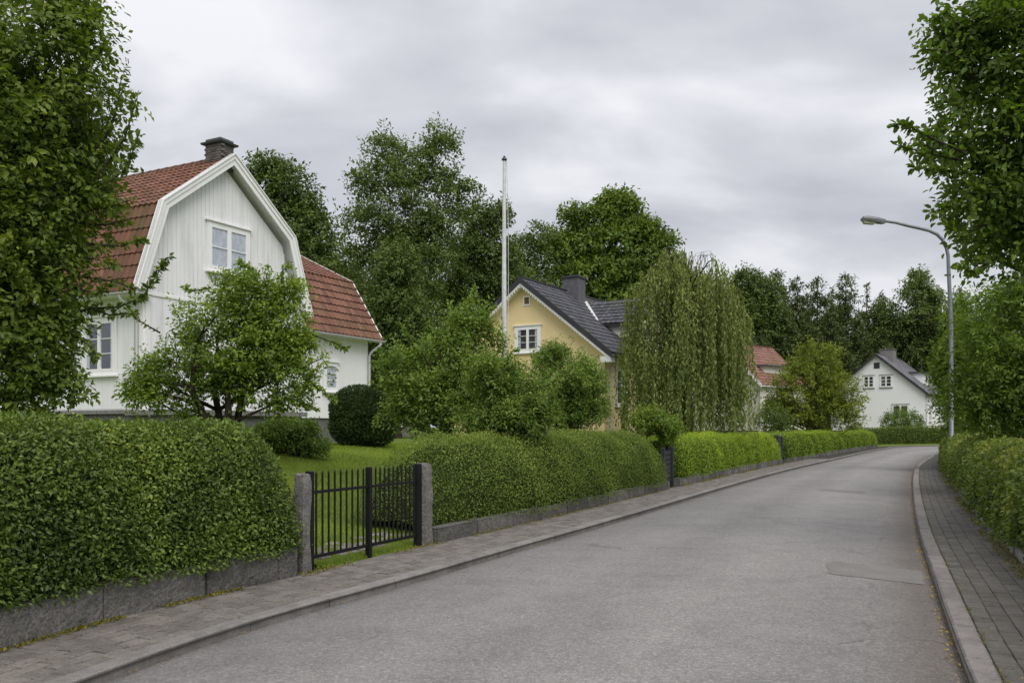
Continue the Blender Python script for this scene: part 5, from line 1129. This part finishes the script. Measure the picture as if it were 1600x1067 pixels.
# background broadleaf trees
BG = 'tall trees behind the houses'
def bgtree(label, px, d, lobes, n_, mat='forest', M=12, size=.24, L=.8, seed=0, wr=.5, inner=.35, name='broadleaf_tree', trunk=.2, bark=None, droop=.1, up=.3, limbs=50, zmin=None, tclump=.5, puffs=90, puff_r=.42):
    return tree(name, label, 'tree', gb(px, d), ell(lobes, d), int(n_*1.5), M, L, size*.88, LM[mat], 4, trunk, limbs, droop=droop, wr=wr, group=BG, seed=seed, inner=inner, bark=bark, up=up, zmin=zmin, tclump=tclump, topz=.85, puffs=puffs, puff_r=puff_r)
bgtree('dark leafy tree rising directly behind the white gable', 445, 45, [(415, 265, 30, 32), (440, 300, 55, 50), (455, 370, 75, 60), (480, 420, 70, 70), (500, 500, 60, 60), (470, 330, 35, 40)], 2400, seed=51)
bgtree('tallest birch with two rounded tops and airy crown', 635, 48, [(600, 235, 38, 48), (683, 230, 34, 46), (580, 280, 42, 38), (700, 285, 35, 30), (640, 262, 42, 40), (640, 300, 80, 60), (600, 350, 75, 50), (735, 310, 18, 22), (690, 345, 50, 40), (640, 400, 85, 50), (575, 400, 45, 40), (620, 480, 90, 60)], 3000, 'birch', M=13, size=.22, L=.75, seed=52, name='birch_tree', bark=BIRCHBARK, inner=.25, tclump=.45)
bgtree('broad dark tree standing just behind the red wing roof', 620, 40, [(620, 420, 38, 45), (615, 490, 60, 60), (650, 560, 70, 70), (580, 560, 50, 70)], 2200, size=.21, L=.7, seed=53)
bgtree('slender dark tree directly behind the flagpole', 765, 52, [(775, 340, 24, 30), (745, 350, 30, 32), (760, 400, 60, 45), (740, 460, 75, 60), (790, 450, 50, 50)], 2100, seed=54)
bgtree('lower pale topped tree between the flagpole and the maple', 835, 56, [(842, 365, 22, 24), (825, 400, 45, 35), (820, 450, 60, 50), (850, 500, 60, 60)], 1500, seed=55)
bgtree('massive broad maple above the dark roofed yellow house', 950, 58, [(970, 325, 34, 28), (945, 345, 40, 30), (898, 345, 28, 26), (890, 385, 45, 35), (1000, 365, 35, 25), (1030, 380, 28, 22), (960, 390, 90, 40), (930, 430, 85, 40), (1010, 420, 55, 40), (960, 470, 90, 45)], 3200, 'bigmaple', M=14, size=.30, L=.85, seed=56, name='maple_tree', trunk=.35, inner=.35, tclump=.62, puffs=75, puff_r=.50)
bgtree('dark woodland tree filling the gap behind the tall birch', 700, 62, [(700, 420, 60, 60), (660, 480, 60, 60), (730, 520, 80, 80), (560, 470, 45, 60)], 1800, seed=57)
bgtree('dark tree behind the roof of the red wing', 540, 55, [(530, 420, 40, 50), (540, 480, 60, 60), (560, 560, 60, 70)], 1500, seed=58)
bgtree('dark tree hidden behind the yellow house roof', 860, 68, [(860, 470, 60, 60), (800, 520, 70, 60), (940, 500, 80, 60)], 1300, seed=59)
# forest right of the weeping birch
bgtree('broad dark tree right behind the weeping birch top', 1180, 90, [(1168, 445, 24, 26), (1190, 460, 30, 30), (1160, 490, 45, 40), (1200, 510, 38, 45)], 1700, size=.36, L=1.1, seed=61)
bgtree('tall airy birch with a bare trunk beside the street lamp', 1438, 98, [(1438, 435, 16, 22), (1425, 455, 24, 24), (1450, 470, 24, 28), (1430, 500, 28, 30), (1455, 520, 26, 34), (1430, 550, 22, 24)], 1300, 'birch', size=.36, L=1.2, seed=62, name='birch_tree', bark=BIRCHBARK, inner=.2, droop=.35)
bgtree('dark tree between the pointed firs and the airy birch', 1388, 100, [(1385, 495, 24, 28), (1400, 530, 30, 30), (1375, 540, 26, 34)], 1000, size=.36, L=1.1, seed=63)
bgtree('dark tree behind the right-hand bush screen', 1500, 95, [(1490, 500, 30, 34), (1500, 560, 45, 50), (1560, 520, 60, 60)], 1100, size=.4, L=1.1, seed=64)
def conifer(label, px, pyt, half, d, seed, name='fir_tree'):
    rng = np.random.default_rng(seed); L_ = []; hgt = 668-pyt; k_ = 9
    for i in range(k_):
        f_ = (i+.4)/k_; y = pyt+hgt*f_*.86; r = half*1.5*min(1, .07+1.2*f_**.95)*(.85+.3*rng.random()); L_.append((px+rng.normal()*2.0*f_, y+4, r, max(8, hgt*.07)))
    return tree(name, label, 'tree', gb(px, d), ell(L_, d), 1350, 11, .85, .40, LM['conifer'], 4, .22, 40, droop=.12, wr=.34, group='firs of the wood at the end of the road', seed=seed, inner=.25, up=.25, tclump=.5, topz=.95, puffs=80, puff_r=.42, extra=[(pp([(px, pyt+22), (px+.5, pyt+8), (px, pyt-3)], d), 60)])
for k, (px, pyt, hw, d, lab) in enumerate([
    (1212, 428, 34, 96, 'dark fir just right of the broad tree behind the weeping birch'), (1245, 437, 34, 98, 'fir above the left edge of the round yellow green tree'), (1277, 437, 36, 100, 'fir above the middle of the round yellow green tree'),
    (1322, 430, 42, 97, 'largest pointed fir left of the far white house'), (1355, 447, 36, 101, 'fir directly above the chimney side of the far white house'), (1340, 500, 34, 94, 'shorter fir in front of the two tallest firs'),
    (1300, 480, 36, 92, 'shorter dense fir above the right shoulder of the round tree'), (1262, 490, 36, 90, 'shorter dense fir behind the round tree top'), (1228, 490, 36, 88, 'shorter dense fir above the red roofed house'),
    (1412, 505, 30, 104, 'narrow fir between the white house chimney and the airy birch'), (1465, 470, 32, 106, 'fir behind the street lamp pole'), (1145, 440, 30, 104, 'fir peeping over the right side of the weeping birch'),
    (1190, 520, 34, 84, 'low fir right behind the red roof and chimney'), (1380, 520, 30, 96, 'low dark fir right behind the far white house ridge'), (1500, 450, 34, 108, 'fir half hidden behind the right-hand tree'), (1226, 455, 34, 103, 'fir set back between the broad tree and the first tall fir'), (1300, 452, 34, 105, 'fir set back just left of the largest pointed fir'), (1378, 462, 30, 107, 'fir set back right of the twin pointed firs'), (1262, 462, 32, 108, 'farthest fir between two taller firs above the round tree')]):
    conifer(lab, px, pyt, hw, d, 200+k)
# ------------------------------------------------------------------ distant wood closing the horizon
rng = np.random.default_rng(77); nW = 17000
ang = rng.uniform(-1.25, 1.15, nW); rd = rng.uniform(112, 135, nW); hgt = 6+5*vnoise(np.c_[ang*9, ang*0, ang*0])+2.5*vnoise(np.c_[ang*40, ang*0, ang*0]); zz_ = 1+hgt*rng.random(nW)**.7
Pw = np.c_[rd*np.sin(ang), rd*np.cos(ang), zz_]
o = None
V, Fc, k = leaf_geo(Pw, unit(rng.normal(size=(nW, 3))+Z_*.3), unit(rng.normal(size=(nW, 3))+Z_*.8-np.c_[np.sin(ang), np.cos(ang), ang*0]*.6), 1.9*(.6+.8*rng.random(nW)), .6, 4)
o = mk_np('distant_woods', V, Fc, LM['forest'], tint=np.repeat(.2+.5*rng.random(nW), k)); tag(o, 'low dark woodland closing the horizon behind all the houses', None, None, 'stuff')

# ------------------------------------------------------------------ lawn grass, path, weeds, fallen leaves
rng = np.random.default_rng(88); nG = 200000
q = rng.uniform(KL.s_px(440, LPW)-2, KL.s_px(700, LPW)+11, nG); of = LPW+.10+rng.random(nG)**1.1*15; xy = KL.at(q, of)
pxg = xy[:, 0]/xy[:, 1]*F0+800; kk = (pxg > 400) & (pxg < 800); xy = xy[kk]; zg = np.zeros(len(xy))
from numpy import interp
ix = np.clip(np.searchsorted(xs, xy[:, 0])-1, 0, nx-2); iy = np.clip(np.searchsorted(ys, xy[:, 1])-1, 0, ny-2); Zm = GZ.reshape(ny, nx)
fx = (xy[:, 0]-xs[ix])/(xs[ix+1]-xs[ix]); fy = (xy[:, 1]-ys[iy])/(ys[iy+1]-ys[iy])
zg = Zm[iy, ix]*(1-fx)*(1-fy)+Zm[iy, ix+1]*fx*(1-fy)+Zm[iy+1, ix]*(1-fx)*fy+Zm[iy+1, ix+1]*fx*fy
m_ = len(xy); Pg = np.c_[xy, np.maximum(zg, PZ-.006)-.004]
V, Fc, k = leaf_geo(Pg, unit(np.c_[rng.normal(0, .45, (m_, 2)), np.ones(m_)]), unit(rng.normal(size=(m_, 3))), .045*(.6+.8*rng.random(m_)), .16, 4)
o = mk_np('grass', V, Fc, GRASS, tint=np.repeat(np.clip(.2+.4*rng.random(m_)+.7*(vnoise(np.c_[xy*1.4, xy[:, :1]*0])-.45), 0, 1), k)); tag(o, 'short bright green lawn grass behind the iron gate', None, None, 'stuff')
# cobbled strip behind the gate
sg0, sg1 = KL.s_px(478, LPW+.5), KL.s_px(655, LPW+.5); cg = KL.at((sg0+sg1)/2, LPW+.8)
GPa = bpy.data.objects.new('garden_path', None)
V_, F_ = ribbon(KL, sg0-.1, sg1+.2, LPW-.01, LPW+1.25, 0, step=.2, nc=9)
V_[:, 2] = np.maximum(terrain(V_[:, :2])+.006, PZ-.008); GPa = mk_np('garden_path', V_, F_, LAWN); tag(GPa, 'mossy strip with a few worn cobbles just inside the iron gate', kind='structure')
CV = stone_variants('cobble_stone', COBB, .085, .06, .03, .012, jit=.012)
for r in range(6):
    q = sg0+(r % 2)*.1
    while q < sg1:
        if rng.random() < (.62 if r > 1 else .25):
            a = KL.at(q, LPW+.36+r*.145); T = KL.tan(q); an = rng.normal()*.08; T2 = (T[0]*math.cos(an)-T[1]*math.sin(an), T[0]*math.sin(an)+T[1]*math.cos(an))
            place('cobble_stone', CV[rng.integers(8)], frameM(a[0], a[1], max(gz(*a), PZ-.004)-.012+rng.random()*.008, (T2[0], T2[1], 0), (-T2[1], T2[0], 0), (0, 0, 1)), GPa)
        q += .19
def strew(name, label, C, s0, s1, o0, o1, n_, size, mat, z, upr=.2, pw=1.0, thr=0, kind='stuff', seed=0, nsc=1.2):
    rng = np.random.default_rng(seed); u = rng.random(n_)**pw; q = s0+(s1-s0)*u; of = o0+(o1-o0)*rng.random(n_)**1.6; k_ = vnoise(np.c_[q*nsc, q*0, q*0+seed]) > thr; q = q[k_]; of = of[k_]; m_ = len(q); xy = C.at(q, of)
    D = unit(np.c_[rng.normal(size=(m_, 2)), upr*rng.random(m_)*2]); V, Fc, k = leaf_geo(np.c_[xy, np.full(m_, z)+.004+.012*rng.random(m_)], D, unit(Z_+rng.normal(0, .35, (m_, 3))), size*(.5+rng.random(m_)), .5, 4)
    o = mk_np(name, V, Fc, mat, tint=np.repeat(rng.random(m_), k)); tag(o, label, None, None, kind)
strew('fallen_leaves', 'yellow fallen leaves and seeds lying in the right-hand gutter', KR, KR.s_d(3), KR.s_d(36), -.015, -.09, 1700, .022, FALLEN, .006, seed=1, pw=1.5, thr=.25, nsc=3)
strew('fallen_leaves', 'thin line of yellow leaves in the left-hand gutter', KL, KL.s_d(3), KL.s_d(30), -.015, -.06, 700, .014, FALLEN, .006, seed=2, pw=1.5, thr=.4, nsc=3)
strew('weeds', 'yellow green weeds and moss along the foot of the near granite wall', KL, KL.s_d(2.5), sp1, LPW-.0, LPW-.08, 4200, .020, WEED, PZ, upr=.9, seed=3, thr=.38, nsc=2.2)
strew('weeds', 'moss and leaf litter along the wall under the domed hedge', KL, sp1, s_h2b, LPW+.04, LPW-.08, 3800, .024, WEED, PZ, upr=.6, seed=4, thr=.3, nsc=2)
strew('weeds', 'green weeds along the stones under the lime green hedge', KL, s_h3a-1, s_h3b+3, LPW+.02, LPW-.14, 2600, .035, WEED, PZ, upr=.9, seed=5, thr=.35)
strew('weeds', 'yellow green moss and leaves at the foot of the right-hand hedge', KR, KR.s_d(4), KR.s_d(38), RPW+.03, RPW-.16, 6500, .028, WEED, PZ, upr=.6, seed=6, pw=1.4, thr=.3, nsc=1.8)
strew('moss', 'moss in the joint between the right kerb and its pavement', KR, KR.s_d(4), KR.s_d(26), .15, .185, 1800, .014, WEED, KZ-.008, upr=.4, seed=7, pw=1.4, thr=.3, nsc=2.5)
strew('leaf_litter', 'scattered small leaves and grit on the right-hand pavement', KR, KR.s_d(4), KR.s_d(28), RPW, .2, 420, .022, LITTER, PZ, upr=.1, seed=8, pw=1.4)
strew('leaf_litter', 'scattered small leaves and grit on the left-hand pavement', KL, KL.s_d(4), KL.s_d(28), LPW, .2, 320, .018, LITTER, PZ, upr=.1, seed=9, pw=1.4)
